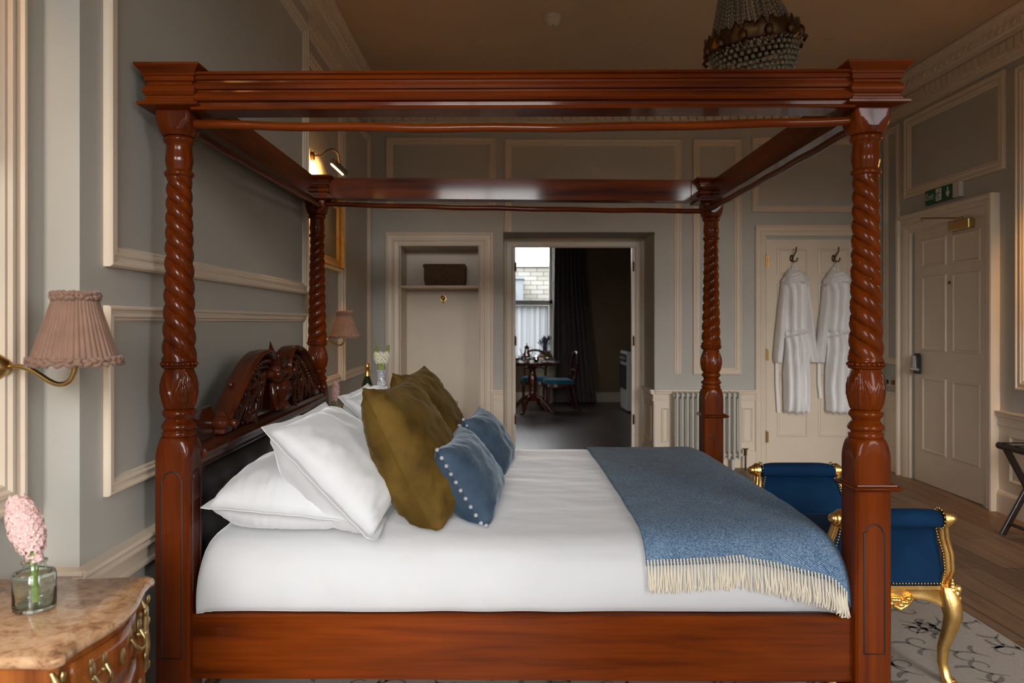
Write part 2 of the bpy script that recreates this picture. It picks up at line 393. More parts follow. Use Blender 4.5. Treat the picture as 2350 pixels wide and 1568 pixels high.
# chair rails
def rail_prof(z): return [(z, 0), (z, .042), (z-.010, .044), (z-.014, .036), (z-.024, .032), (z-.030, .036), (z-.036, .036), (z-.042, .018), (z-.085, .016), (z-.09, .022), (z-.10, .022), (z-.105, 0)]
b = MB(); b.run(M_breast, YB0-.036, YB1+.03, rail_prof(.68)); b.run(M_left, WIN_Y, YB0, rail_prof(.68)); b.run(M_ret, XL, XB+.03, rail_prof(.679)); b.run(M_left, YB1, YF, rail_prof(.68)); trim(b)
zr = .712
b = MB(); b.run(M_far, fx(1127), DX0+.0, rail_prof(zr)); b.run(M_far, DX1-.0, fx(1733), rail_prof(zr)); b.run(M_far, fx(2010), XR, rail_prof(zr)); b.run(M_far, XL, fx(886), rail_prof(zr))
b.run(lambda a, bb, d: (DX1-d, a, bb), YF-.02, 7.39, rail_prof(zr)); trim(b)
b = MB(); b.run(M_right, 6.60, YF, rail_prof(zr)); b.run(M_right, WIN_Y, 5.30, rail_prof(zr)); trim(b)
# dado boarding below the rail with small panels
sp = [(0,0), (0,.010), (.008,.012), (.016,.006), (.022,.0)]
b = MB()
def dado(M, a0, a1, panels):
    b.run(M, a0, a1, [(0,0), (0,.008), (zr-.1,.008), (zr-.1,0)])
    b.run(M, a0, a1, [(0,0), (0,.026), (.13,.026), (.15,.018), (.155,.012), (.16,0)])
    for p0, p1 in panels: b.frame(lambda a, bb, d: M(a, bb, d+.008), p0, p1, .23, zr-.16, sp)
dado(M_far, fx(1128), DX0, []); dado(M_far, DX1, fx(1733), [(DX1+.06, fx(1535)), (fx(1702), fx(1727))]); dado(M_far, fx(2010), XR, [])
dado(M_right, 6.60, YF-.01, [(6.66, 6.84)]); dado(M_right, WIN_Y, 5.30, [(4.35, 5.18), (3.3, 4.2), (1.8, 3.1)])
dado(lambda a, bb, d: (DX1-d, a, bb), YF, 7.39, [(7.0, 7.32)])
trim(b, name='baseboard_right')
b = MB(); bs = [(0,0), (0,.022), (.13,.022), (.15,.014), (.16,0)]
b.run(M_breast, YB0-.02, YB1+.02, bs); b.run(M_left, WIN_Y, YB0, bs); b.run(M_ret, XL, XB+.02, bs); b.run(M_left, YB1, YF, bs); b.run(M_far, XL, fx(886), bs); trim(b, name='baseboard_left')
# cornice: coved section with dentils
def cornice(mb, M, a0, a1):
    mb.run(M, a0, a1, [(ZC,0), (ZC,.125), (ZC-.012,.13), (ZC-.022,.122), (ZC-.03,.108), (ZC-.07,.088), (ZC-.12,.078), (ZC-.13,.062), (ZC-.16,.056), (ZC-.17,.034), (ZC-.27,.030), (ZC-.275,.022), (ZC-.295,.018), (ZC-.31,0)])
    n = int((a1-a0)/.0765)
    for i in range(n):
        a = a0+(i+.5)*.0765
        p = [(a-.030, ZC-.175), (a+.030, ZC-.175), (a+.030, ZC-.262), (a-.018, ZC-.262), (a-.030, ZC-.245)]
        mb.prism(p, M, .03, .062)
        mb.sphere(M(a, ZC-.025, .122), .009, 5, 4); mb.sphere(M(a+.038, ZC-.025, .122), .009, 5, 4)
        mb.prism([(a-.022, ZC-.08), (a, ZC-.055), (a+.022, ZC-.08), (a, ZC-.112)], M, .08, .095)
b = MB(); cornice(b, M_far, XL, XR); trim(b, cream)
b = MB(); cornice(b, M_right, WIN_Y, YF); trim(b, cream)
b = MB(); cornice(b, M_left, YB1, YF); cornice(b, M_left, WIN_Y, YB0); cornice(b, M_breast, YB0, YB1); trim(b, cream)
# shadow gap bead where the cornice meets the ceiling
# niche architrave
arch = [(0,0), (0,.030), (.012,.036), (.022,.036), (.028,.026), (.060,.024), (.066,.030), (.078,.030), (.084,.018), (.118,.014), (.128,.018), (.131,0)]
b = MB(); b.portal(M_far, fx(885), fx(1133), 0, fz(533), arch); trim(b)
# doorway: inner lining and architrave at the back of the deep reveal
YI = 7.40
M_in = lambda a, bb, d: (a, YI-d, bb)
ix0, ix1, iz = fx(1183, 7.46), fx(1450, 7.46), fz(567, 7.46)
b = MB(); b.box(DX0, ix0, YI, 7.50, 0, DZ); b.box(ix1, DX1, YI, 7.50, 0, DZ); b.box(ix0, ix1, YI, 7.50, iz, DZ)
b.portal(M_in, DX0, DX1, 0, DZ, [(0,0), (0,.02), (.012,.026), (.03,.022), (.036,.014), (.080,.012), (.09,.004), (.095,0)])
b.box(ix1-.012, ix1, YI-.004, YI+.02, 0, iz); trim(b)
for z in (.33, 1.10, 1.83):
    for xx in (ix0-.012, ix1-.004):
        nm_ = {.33: 'lowest', 1.10: 'middle', 1.83: 'topmost'}[z]+' hinge on the '+('left' if xx < .5 else 'right')+' frame of the open doorway'
        h = MB(); h.tube([(xx+.008, YI-.012, z), (xx+.008, YI-.012, z+.09)], .007, 8); h.sphere((xx+.008, YI-.012, z+.096), .006); h.box(xx+.002, xx+.022, YI-.004, YI, z, z+.09)
        tag(obj('hinge', h, brass_dk, smooth=40), nm_, 'hinge', 'hinges on the open doorway frame')

# ---------------------------------------------------------------- doors
def leaf(mb, M, a0, a1, z1, cols, rows, d=.01):
    mb.prism([(a0, .004), (a1, .004), (a1, z1), (a0, z1)], M, 0, d)
    for c0, c1 in cols:
        for r0, r1 in rows:
            mb.frame(lambda a, bb, dd: M(a, bb, dd+d), c0, c1, r0, r1, [(-.004,0), (0,.008), (.010,.010), (.016,.004), (.022,.0005)])
dx0, dx1, dz1 = fx(1758), fx(1984), fz(550)
b = MB(); leaf(b, M_far, dx0, dx1, dz1, [(fx(1783), fx(1852)), (fx(1877), fx(1946))], [(fz(630), fz(572)), (fz(835), fz(652)), (fz(1002), fz(857))])
d2 = struct('door_2', b, cream)
b = MB(); b.portal(M_far, fx(1732), fx(2010), 0, fz(517), sc_prof(arch, .78)); trim(b)
for z in (fz(600), fz(815), fz(1003)):
    h = MB(); h.tube([(dx0-.003, YF-.018, z-.05), (dx0-.003, YF-.018, z+.05)], .008, 8); h.sphere((dx0-.003, YF-.018, z+.055), .007); h.box(dx0, dx0+.02, YF-.014, YF-.0105, z-.05, z+.05); obj('hinge', h, brass, d2, smooth=40)
# hotel room door on right wall
b = MB(); leaf(b, M_right, 5.385, 6.37, 2.125, [(5.92, 6.25), (5.50, 5.83)], [(.27, .875), (1.10, 1.705), (1.785, 2.01)], .012)
d3 = struct('door_3', b, cream)
b = MB(); b.portal(M_right, 5.30, 6.585, 0, 2.245, [(0,0), (0,.065), (.016,.068), (.03,.060), (.036,.045), (.07,.040), (.08,.044), (.11,.036), (.13,.026), (.15,.024), (.155,0)], ); trim(b)
for z in (.34, 1.12, 1.95):
    h = MB(); h.tube([(XR-.022, 5.392, z-.055), (XR-.022, 5.392, z+.055)], .008, 8); h.sphere((XR-.022, 5.392, z+.06), .007); h.box(XR-.016, XR-.012, 5.392, 5.43, z-.055, z+.055); obj('hinge', h, brass, d3, smooth=40)
h = MB(); h.prism([(6.27, .90), (6.335, .90), (6.335, 1.04), (6.32, 1.07), (6.285, 1.07), (6.27, 1.04)], M_right, .012, .045); o = obj('lock_plate', h, black_m, d3, bevel=.005)
h = MB(); h.prism([(6.28, .93), (6.325, .93), (6.318, 1.05), (6.29, 1.05)], M_right, .045, .060); h.tube([M_right(6.30, .945, .05), M_right(6.30, .945, .085), M_right(6.27, .945, .09), M_right(6.18, .942, .09)], .011, 8); obj('door_handle', h, chrome, d3, smooth=40)
h = MB(); h.tube([M_right(5.875, 1.64, .01), M_right(5.875, 1.64, .02)], .012, 12); obj('peephole', h, brass_dk, d3, smooth=40)
h = MB(); h.prism([(5.56, 2.03), (5.82, 2.03), (5.82, 2.105), (5.56, 2.105)], M_right, .012, .062); o = obj('door_closer', h, brass, d3, bevel=.006)
h = MB(); h.tube([M_right(5.66, 2.112, .06), M_right(5.95, 2.150, .20), ], .008, 8); h.tube([M_right(5.95, 2.150, .20), M_right(6.2, 2.165, .05)], .008, 8); h.sphere(M_right(5.66, 2.112, .055), .014); obj('closer_arm', h, brass, d3, smooth=60)

# ---------------------------------------------------------------- exit sign (wall unit)
ex = thing('exit_sign', 'green exit sign with running figure and down arrow above the panelled entrance door', 'exit sign', (XR-.03, 5.95, 2.285))
h = MB(); h.prism([(5.80, 2.29), (6.19, 2.29), (6.19, 2.405), (5.80, 2.405)], M_right, 0, .028); obj('sign_panel', h, green_s, ex, bevel=.003)
h = MB(); h.prism([(5.715, 2.288), (5.80, 2.288), (5.80, 2.407), (5.715, 2.407)], M_right, 0, .036); obj('battery_unit', h, white_pl, ex, bevel=.004)
Ms = lambda a, bb, d: (XR-.028-d, a, bb)
def text_mesh(name, txt, size, M, a, bz, m, parent, depth=.0015):
    cu = bpy.data.curves.new(name, 'FONT'); cu.body = txt; cu.size = size; cu.extrude = 0
    to = bpy.data.objects.new(name, cu); C.objects.link(to)
    dg = bpy.context.evaluated_depsgraph_get(); me = to.evaluated_get(dg).to_mesh()
    q = MB(); q.add([M(a-v.co.x, bz+v.co.y, depth) for v in me.vertices], [tuple(p.vertices) for p in me.polygons])
    to.to_mesh_clear() if hasattr(to, 'to_mesh_clear') else None
    bpy.data.objects.remove(to); return obj(name, q, m, parent, keep=True)
text_mesh('lettering', 'Exit', .075, Ms, 6.178, 2.325, white_s, ex)
h = MB(); h.prism([(5.960, 2.300), (6.035, 2.300), (6.035, 2.396), (5.960, 2.396)], Ms, 0, .001); obj('pictogram_panel', h, white_s, ex)
h = MB()
Mf = lambda a, bb, d: (XR-.0292-d, a, bb)
h.sphere(Mf(5.985, 2.380, 0), .008, 10, 6, (.15,1,1))
for pts in ([(5.998, 2.368), (6.008, 2.338)], [(6.0, 2.366), (5.98, 2.352), (5.972, 2.362)], [(6.0, 2.366), (6.022, 2.362), (6.026, 2.347)], [(6.008, 2.338), (5.985, 2.326), (5.990, 2.305)], [(6.008, 2.338), (6.018, 2.318), (6.031, 2.316)]):
    h.tube([Mf(a, z, 0) for a, z in pts], .0045, 6, .3)
obj('running_figure', h, green_s, ex)
h = MB(); h.prism([(5.880, 2.390), (5.868, 2.390), (5.868, 2.345), (5.852, 2.358), (5.852, 2.340), (5.874, 2.308), (5.896, 2.340), (5.896, 2.358), (5.880, 2.345)], Ms, 0, .0015); obj('arrow', h, white_s, ex)

for (a0, a1, m_, lab) in ((6.795, 6.855, black_m, 'small dark square wall control beside the room corner'), (6.70, 6.765, brass, 'brass light switch plate beside the entrance door frame')):
    t = thing('light_switch' if m_ is brass else 'wall_control', lab, 'light switch' if m_ is brass else 'wall control', M_right((a0+a1)/2, .75, 0))
    h = MB(); h.prism([(a0, .755), (a1, .755), (a1, .83), (a0, .83)], M_right, 0, .008); obj('plate', h, m_ if m_ is brass else white_pl, t, bevel=.002)
    h = MB(); h.prism([(a0+.015, .773), (a1-.015, .773), (a1-.015, .812), (a0+.015, .812)], M_right, .008, .016); obj('button', h, brass_dk if m_ is brass else black_m, t)

# ---------------------------------------------------------------- niche contents
sz = fz(655)
b = MB(); b.box(NX0+.008, NX1-.008, YF+.03, 7.345, sz-.022, sz); tag(obj('shelf', b, cream, bevel=.003), 'cream shelf across the wall niche holding a wicker basket', 'shelf')
t = thing('wicker_basket', 'dark woven lidded basket on the niche shelf', 'basket', (fx(1022, 7.1), 7.11, sz))
b = MB(); cx, w2, d2_ = fx(1022, 7.1), .19, .12
def brow(z, k, wav=0): return [(cx+sx*w2*k*(1), 7.11+sy*d2_*k, z) for sx, sy in ((-1,-1),(-.5,-1.02),(0,-1.03),(.5,-1.02),(1,-1),(1.01,0),(1,1),(0,1.02),(-1,1),(-1.01,0))]
b.loft([brow(sz+.001, .94), brow(sz+.05, 1.0), brow(sz+.12, 1.01), brow(sz+.165, .99)]); obj('basket_body', b, seagrass, t, smooth=50)
b = MB(); b.loft([brow(sz+.165, 1.03), brow(sz+.19, 1.04), brow(sz+.203, .99), brow(sz+.205, .6)]);
for i in range(28):
    a = i/28; b.sphere((cx-w2+2*w2*a, 7.11-d2_*1.04, sz+.186+.006*math.sin(i*1.7)), .014, 6, 4, (1,.7,.8))
obj('basket_lid', b, seagrass, t, smooth=50)
t = thing('coat_hook', 'brass robe hook on the back of the wall niche below the shelf', 'hook', (fx(1017, 7.3), 7.345, fz(692, 7.3)))
b = MB(); hx, hz = fx(1017, 7.3), fz(685, 7.3)
b.tube([(hx, 7.345, hz), (hx, 7.335, hz)], .03, 14); b.tube([(hx, 7.335, hz), (hx, 7.28, hz+.005)], .009, 8); b.sphere((hx, 7.275, hz+.005), .022, 12, 8); b.tube([(hx, 7.33, hz-.01), (hx, 7.31, hz-.045), (hx, 7.285, hz-.04)], .007, 8); obj('hook', b, brass, t, smooth=50)
# ceramic stool
t = thing('ceramic_stool', 'blue and white patterned ceramic drum stool by the niche, behind the olive cushions', 'stool', (-.50, 6.5, 0))
b = MB(); b.lathe([(.10,0), (.11,.02), (.115,.06), (.135,.2), (.14,.33), (.135,.46), (.118,.58), (.116,.62), (.118,.645), (.10,.655), (.02,.657)], (-.50, 6.5, 0), 32); obj('drum', b, ceramic, t, smooth=40)
for z in (.09, .56):
    b = MB()
    for i in range(24): b.sphere((-.5+.119*math.cos(i*PI/12), 6.5+.119*math.sin(i*PI/12), z), .008, 6, 4)
    obj('stud_band', b, ceramic, t, smooth=60)

# ---------------------------------------------------------------- radiator
rx0, rx1, rz0, rz1 = fx(1545, 6.8), fx(1699, 6.8), fz(1052, 6.8), fz(900, 6.8)
t = thing('column_radiator', 'pale column radiator below the dado rail left of the bathrobe door', 'radiator', ((rx0+rx1)/2, 6.8, 0))
n = 13; pit = (rx1-rx0)/n
for i in range(n):
    x = rx0+(i+.5)*pit; b = MB()
    for yy in (6.745, 6.845):
        b.tube([(x, yy, rz0), (x, yy, rz0+.02), (x, yy, rz1-.02), (x, yy, rz1)], lambda u: .010 if u in (0, 1) else .0125, 10)
    b.sphere((x, 6.795, rz1-.03), .03, 10, 8, (.62,2.0,1)); b.sphere((x, 6.795, rz0+.03), .03, 10, 8, (.62,2.0,1)); obj('column', b, rad_m, t, smooth=50)
b = MB(); b.tube([(rx0, 6.795, rz1-.03), (rx1, 6.795, rz1-.03)], .017, 12); obj('pipe', b, rad_m, t, smooth=50); b = MB(); b.tube([(rx0, 6.795, rz0+.03), (rx1+.02, 6.795, rz0+.03)], .017, 12)
for xx in (rx0+.07, rx1-.07): b.box(xx-.012, xx+.012, 6.78, 6.83, 0, rz0+.01)
obj('pipe', b, rad_m, t, smooth=50)
b = MB(); b.tube([(rx1+.02, 6.795, rz0+.03), (rx1+.045, 6.795, rz0+.03), (rx1+.045, 6.795, 0)], .009, 8); b.tube([(rx1+.045, 6.795, rz0+.03), (rx1+.045, 6.795, rz0+.08)], .014, 10); b.tube([(rx1+.02, 6.795, rz0+.085), (rx1+.07, 6.795, rz0+.085)], .006, 8); obj('valve', b, brass_dk, t, smooth=50)

# ---------------------------------------------------------------- bathrobes and their hooks
def coat_hook(px, label):
    x, z = fx(px, 6.85), fz(592, 6.85)
    t = thing('coat_hook', label, 'hook', (x, YF-.012, z-.03))
    b = MB(); b.sphere((x, YF-.016, z), .03, 12, 8, (.6,.35,1.1)); b.tube([(x, YF-.02, z), (x+.006, YF-.05, z+.02), (x+.018, YF-.075, z+.06), (x+.016, YF-.085, z+.085)], .006, 8); b.sphere((x+.016, YF-.085, z+.088), .009, 8, 6)
    b.tube([(x, YF-.02, z-.01), (x+.004, YF-.055, z-.035), (x+.02, YF-.085, z-.03), (x+.024, YF-.09, z-.01)], .006, 8); b.sphere((x+.024, YF-.09, z-.008), .008, 8, 6); obj('double_hook', b, brass_dk, t, smooth=60)
coat_hook(1821, 'dark double coat hook on the door above the left bathrobe')
coat_hook(1918, 'dark double coat hook on the door above the right bathrobe')
def drape(mb, rows, nf, amp, seed, seg=56, y0=YF-.02, sub=5):
    secs = []
    for i in range(len(rows)-1):
        for k in range(sub):
            u = k/sub; secs.append([a*(1-u)+c*u for a, c in zip(rows[i], rows[i+1])])
    secs.append(list(rows[-1])); out = []
    for z, xl, xr, d in secs:
        ring = []
        for k in range(seg):
            a = 2*PI*k/seg; cx = (xl+xr)/2; w = (xr-xl)/2
            x = cx+w*math.cos(a); s = math.sin(a)
            f = 1+amp*math.sin(nf*math.cos(a)*2.2+seed+1.5*math.sin(z*5+seed))*(.4+.6*min(1, max(0, (1.85-z)*1.3)))+.25*noise.noise((x*14, z*4, seed))
            y = y0-d*.15-(d*.85*s*f if s > 0 else 0) - d*.1*(1+s)
            ring.append((x+.004*noise.noise((z*9, a, seed)), y, z))
        out.append(ring)
    mb.loft(out)
def robe(c, label, mir, hide):
    X = lambda px: fx(px, 6.84); Zz = lambda py: fz(py, 6.84)
    t = thing('bathrobe', label, 'bathrobe', (X(c), YF-.08, Zz(945)), 'white bathrobes on the door')
    b = MB(); drape(b, [(Zz(614), X(c-6), X(c+8), .03), (Zz(628), X(c-16), X(c+18), .07), (Zz(645), X(c-28), X(c+34), .10), (Zz(668), X(c-23), X(c+36), .11), (Zz(700), X(c-22), X(c+32), .11), (Zz(762), X(c-22), X(c+32), .09)], 5, .50, c*.1, sub=6); obj('bodice', b, terry, t, smooth=180)
    b = MB(); drape(b, [(Zz(756), X(c-21), X(c+33), .088), (Zz(800), X(c-19), X(c+36), .10), (Zz(850), X(c-23), X(c+38), .11), (Zz(900), X(c-23), X(c+37), .115), (Zz(945), X(c-22), X(c+36), .12)], 6, .60, c*.1+1, sub=7); obj('skirt', b, terry, t, smooth=180)
    b = MB(); secs = [[(X(c-24)+.005, YF-.09, Zz(772)), (X(c+5), YF-.135, Zz(768)), (X(c+34), YF-.10, Zz(762))]]
    b.tube([(X(c-24), YF-.06, Zz(774)), (X(c-17), YF-.12, Zz(772)), (X(c-4), YF-.158, Zz(769)), (X(c+12), YF-.160, Zz(765)), (X(c+26), YF-.125, Zz(762)), (X(c+35), YF-.06, Zz(762))], .019, 10, .45); obj('belt', b, terry, t, smooth=60)
    b = MB(); drape(b, [(Zz(622), X(c-14), X(c+16), .09), (Zz(632), X(c-20), X(c+28), .115), (Zz(642), X(c-22), X(c+36), .125), (Zz(648), X(c-20), X(c+34), .12)], 2, .1, 1, sub=3)
    for dz_, dy_, wd in ((0, .145, 21), (9, .158, 27), (18, .160, 30)): b.tube([(X(c+4-wd), YF-.07, Zz(640+dz_*.9)), (X(c+4-wd*.6), YF-dy_*.88, Zz(631+dz_)), (X(c+4), YF-dy_, Zz(627+dz_*.9)), (X(c+4+wd*.6), YF-dy_*.88, Zz(632+dz_)), (X(c+4+wd), YF-.07, Zz(642+dz_))], .013, 8)
    obj('collar', b, terry, t, smooth=180)
    for s, (p0, p1) in ((-1, ((c-24, 665), (c-36, 832))), (1, ((c+30, 665), (c+46, 832)))):
        b = MB(); (ax, ay), (bx, by) = p0, p1; w1 = 15 if not (s < 0 and mir) else 20
        drape(b, [(Zz(ay-18), X(ax-3), X(ax+5), .06), (Zz(ay+12), X(ax-7), X(ax+8), .085), (Zz((ay+by)/2), X((ax+bx)/2-9), X((ax+bx)/2+10), .095), (Zz(by-12), X(bx-w1/2-2), X(bx+w1/2+2), .085), (Zz(by), X(bx-w1/2), X(bx+w1/2+2), .075)], 2, .2, s+c, 28, sub=5); obj('sleeve', b, terry, t, smooth=180)
    b = MB(); bz = 948 if not mir else 915
    b.prism([(X(c-40), Zz(828)), (X(c-34), Zz(828)), (X(c-33), Zz(880)), (X(c-29), Zz(bz)), (X(c-36), Zz(bz)), (X(c-40), Zz(880))], M_far, .04, .048); obj('belt_end', b, terry, t)
    b = MB(); b.tube([(X(c-3), YF-.06, Zz(618)), (X(c-1), YF-.075, Zz(606)), (X(c+3), YF-.07, Zz(604)), (X(c+7), YF-.06, Zz(617))], .004, 6); obj('hanging_loop', b, terry, t)
robe(1822, 'white towelling bathrobe hanging on the left hook of the panelled door, nearer the radiator', 0, 0)
robe(1919, 'white towelling bathrobe on the right hook, half hidden behind the front bedpost', 1, 0)

# ---------------------------------------------------------------- ceiling fittings
def disc(px, py, r, label, name='ceiling_speaker', cat='ceiling disc'):
    Y = (ZC-H)*FOC/(740-py); x = (px-1153)/FOC*Y
    b = MB(); b.lathe([(r*.2, ZC-.016), (r*.8, ZC-.014), (r*.97, ZC-.008), (r, ZC)], (x, Y, 0), 28); tag(obj(name, b, ceil_m, smooth=40), label, cat)
disc(1102, 98, .055, 'small round cover plate on the ceiling left of the chandelier', 'ceiling_cover', 'ceiling fitting')
disc(1906, 86, .045, 'small round cover plate on the ceiling right of the chandelier', 'ceiling_cover', 'ceiling fitting')
x, Y = .345, 5.16
t = thing('smoke_detector', 'white domed smoke detector on the ceiling at the top edge', 'smoke detector', (x, Y, ZC-.06))
b = MB(); b.lathe([(.03,ZC-.062), (.042,ZC-.055), (.047,ZC-.03), (.055,ZC-.028), (.058,ZC)], (x, Y, 0), 24); obj('housing', b, white_pl, t, smooth=40)
b = MB(); b.lathe([(.008,ZC-.072), (.014,ZC-.068), (.018,ZC-.06)], (x, Y, 0), 16); obj('sensor', b, chrome, t, smooth=60)

# ---------------------------------------------------------------- chandelier
CX, CY = 1.235, 3.72
ch = thing('chandelier', 'beaded crystal basket chandelier with an aged brass crown band', 'chandelier', (CX, CY, ZC))
tilt = Matrix.Rotation(math.radians(-9), 4, 'Y') @ Matrix.Rotation(math.radians(3), 4, 'X')
cz = 2.705
def T(p): v = tilt @ Vector((p[0], p[1], p[2]-cz)); return (CX+v.x, CY+v.y, cz+v.z)
b = MB(); RB = .205
for k in range(40):
    a = 2*PI*k/40
    for j in range(13):
        ph = (j+.3)/13*PI/2; r = RB*math.cos(ph)**.75; z = cz-.02-.215*math.sin(ph)
        if r*2*PI/40 < .011 and k % 2: continue
        a2 = a+(.5 if j % 2 else 0)*2*PI/40
        b.sphere(T((r*math.cos(a2), r*math.sin(a2), z)), .0125, 6, 4)
o = obj('bead_basket', b, glass_b, ch, smooth=60); o['kind'] = 'stuff'
b = MB()
for k in range(34):
    a = 2*PI*k/34
    for j in range(26):
        u = j/25; r = .12*(1-u)**1.6+.072; z = cz+.05+.48*u
        b.sphere(T((r*math.cos(a), r*math.sin(a), z)), .0105, 6, 4)
o = obj('bead_tent', b, glass_b, ch, smooth=60); o['kind'] = 'stuff'
b = MB(); seg = 120
def band(u, v):
    a = 2*PI*u; k = u*24; fr = abs((k % 1)-.5)*2
    top = .030+.034*(1-fr)**.5+.008*math.sin(k*9)
    r = .211+.009*math.sin(PI*v)+.011*v
    return T((r*math.cos(a), r*math.sin(a), cz-.03+(top+.03)*v))
b.grid(band, 240, 5, wrapu=True)
for k in range(12):
    a = 2*PI*k/12; b.sphere(T((.224*math.cos(a), .224*math.sin(a), cz)), .020, 8, 6, (1,1,1.3))
    b.tube([T((.222*math.cos(a), .222*math.sin(a), cz-.01)), T((.246*math.cos(a+.05), .246*math.sin(a+.05), cz-.035)), T((.234*math.cos(a), .234*math.sin(a), cz-.05))], .008, 6)
obj('crown_band', b, brass_dk, ch, smooth=50, solid=.004)
b = MB(); b.lathe([(.08,cz+.50), (.095,cz+.52), (.088,cz+.55), (.03,cz+.57), (.012,ZC-.03), (.06,ZC-.02), (.065,ZC)], (CX, CY, 0), 24); obj('ceiling_rose', b, brass_dk, ch, smooth=50)
b = MB()
for j, (r, dz) in enumerate(((.20, -.06), (.168, -.14), (.105, -.205))):
    b.tube([T((r*math.cos(2*PI*k/36), r*math.sin(2*PI*k/36), cz+dz)) for k in range(37)], .004, 6)
obj('basket_frame', b, brass_dk, ch, smooth=60)

# ---------------------------------------------------------------- four-poster bed
BX0, BX1, BY0, BY1 = -1.012, 1.135, 2.36, 4.145
offs = {(0,0): (0,0,0), (1,0): (-.009,-.025,0), (0,1): (-.010,.012,.015), (1,1): (.009,-.015,-.005)}
def warp(mb):
    out = []
    for x, y, z in mb.v:
        u = min(1, max(0, (x-BX0)/(BX1-BX0))); v = min(1, max(0, (y-BY0)/(BY1-BY0)))
        d = Vector((0,0,0))
        for (i, j), o in offs.items(): d += Vector(o)*((u if i else 1-u)*(v if j else 1-v))
        out.append((x+d.x, y+d.y, z+d.z*min(1, z/.4)))
    mb.v = out; return mb
bed = thing('four_poster_bed', 'carved mahogany four-poster bed with twisted posts and moulded canopy rails', 'bed', ((BX0+BX1)/2, (BY0+BY1)/2, 0))
RUGT = .010
def zp(py, Y=BY0): return H+(740-py)/FOC*Y
def sup(c, hw, z, e, seg=48):       # superellipse section
    ring = []
    for k in range(seg):
        a = 2*PI*(k+.5)/seg; ca, sa = math.cos(a), math.sin(a)
        r = hw/((abs(ca)**e+abs(sa)**e)**(1/e)); ring.append((c[0]+r*ca, c[1]+r*sa, z))
    return ring
def twist_post(c, hand, seed):
    mb = MB(); seg = 72
    z0, z1 = zp(826), zp(406); n = 230; P = .178
    secs = []; phs = 0
    for i in range(n+1):
        z = z0+(z1-z0)*i/n; u = i/n; r0 = .0515+(.0375-.0515)*u**.8; phs += (z1-z0)/n/(.168-.040*u)
        ramp_ = min(1, min(u, 1-u)/.02)
        ring = []
        for k in range(seg):
            a = 2*PI*k/seg; t = (3*(a+hand*2*PI*phs)/(2*PI)) % 1
            lob = math.sqrt(max(0, 1-(2*t-1)**2)); r = r0*(1.015-.31*ramp_*(1-lob**.95))
            ring.append((c[0]+r*math.cos(a), c[1]+r*math.sin(a), z))
        secs.append(ring)
    mb.loft(secs)
    # turned collars above and below
    mb.lathe([(.036,zp(408)), (.042,zp(406)), (.0445,zp(401)), (.042,zp(396)), (.037,zp(393)), (.0365,zp(391))], (c[0],c[1],0), 40)
    def carve(r, z, a):
        return r*(1+.05*max(0, math.sin(6*a+30*z))+.025*math.sin(22*a))
    n2 = 14
    mb.lathe([(.0365+.0035*math.sin(PI*i/n2), zp(392)+(zp(338)-zp(392))*i/n2) for i in range(n2+1)], (c[0],c[1],0), 72, fn=lambda r, z, a: r*(1+.045*math.sin(5*a+60*z)*math.sin(5*a-60*z)))
    mb.lathe([(.036,zp(340)), (.038,zp(337)), (.038,zp(334)), (.044,zp(330)), (.047,zp(325)), (.046,zp(320)), (.040,zp(316))], (c[0],c[1],0), 40)
    mb.lathe([(.044,zp(846)), (.0515,zp(843)), (.0525,zp(840)), (.048,zp(838)), (.048,zp(831)), (.052,zp(829)), (.051,zp(826)), (.044,zp(824))], (c[0],c[1],0), 40)
    # acanthus vase
    pr = []
    for i in range(31):
        u = i/30; py = 936-92*u; r = .040+.0135*math.sin(PI*min(1, (u*.95+.02))**.75) if u < 1 else .042
        r = .036+.018*math.sin(PI*(.12+.80*u)**.9); pr.append((r, zp(py)))
    zm = zp(890)
    def leaf_(r, z, a):
        u = (z-zp(936))/(zp(844)-zp(936)); ph = (4*a/(2*PI)) % 1; x = abs(ph-.5)*2
        edge = 1-u**1.5; f = .07*math.exp(-((x-edge)/.12)**2)*(u > .05)+.05*math.exp(-(x/.08)**2)+.02*math.sin(40*x+10*u)*(x < edge)
        return r*(1+f)
    mb.lathe(pr, (c[0],c[1],0), 144, fn=leaf_)
    mb.lathe([(.036,zp(936)), (.045,zp(939)), (.050,zp(945)), (.0495,zp(951)), (.043,zp(956)), (.040,zp(961)), (.044,zp(966)), (.047,zp(969)), (.050,zp(971)), (.0535,zp(977)), (.052,zp(982)), (.045,zp(985)), (.047,zp(988)), (.051,zp(992)), (.050,zp(998)), (.046,zp(1003))], (c[0],c[1],0), 44)
    for i in range(20):
        a = 2*PI*i/20; mb.sphere((c[0]+.0505*math.cos(a), c[1]+.0505*math.sin(a), zp(834.5)), .0062, 8, 6)
    return mb
corners = [(BX0, BY0), (BX1, BY0), (BX0, BY1), (BX1, BY1)]
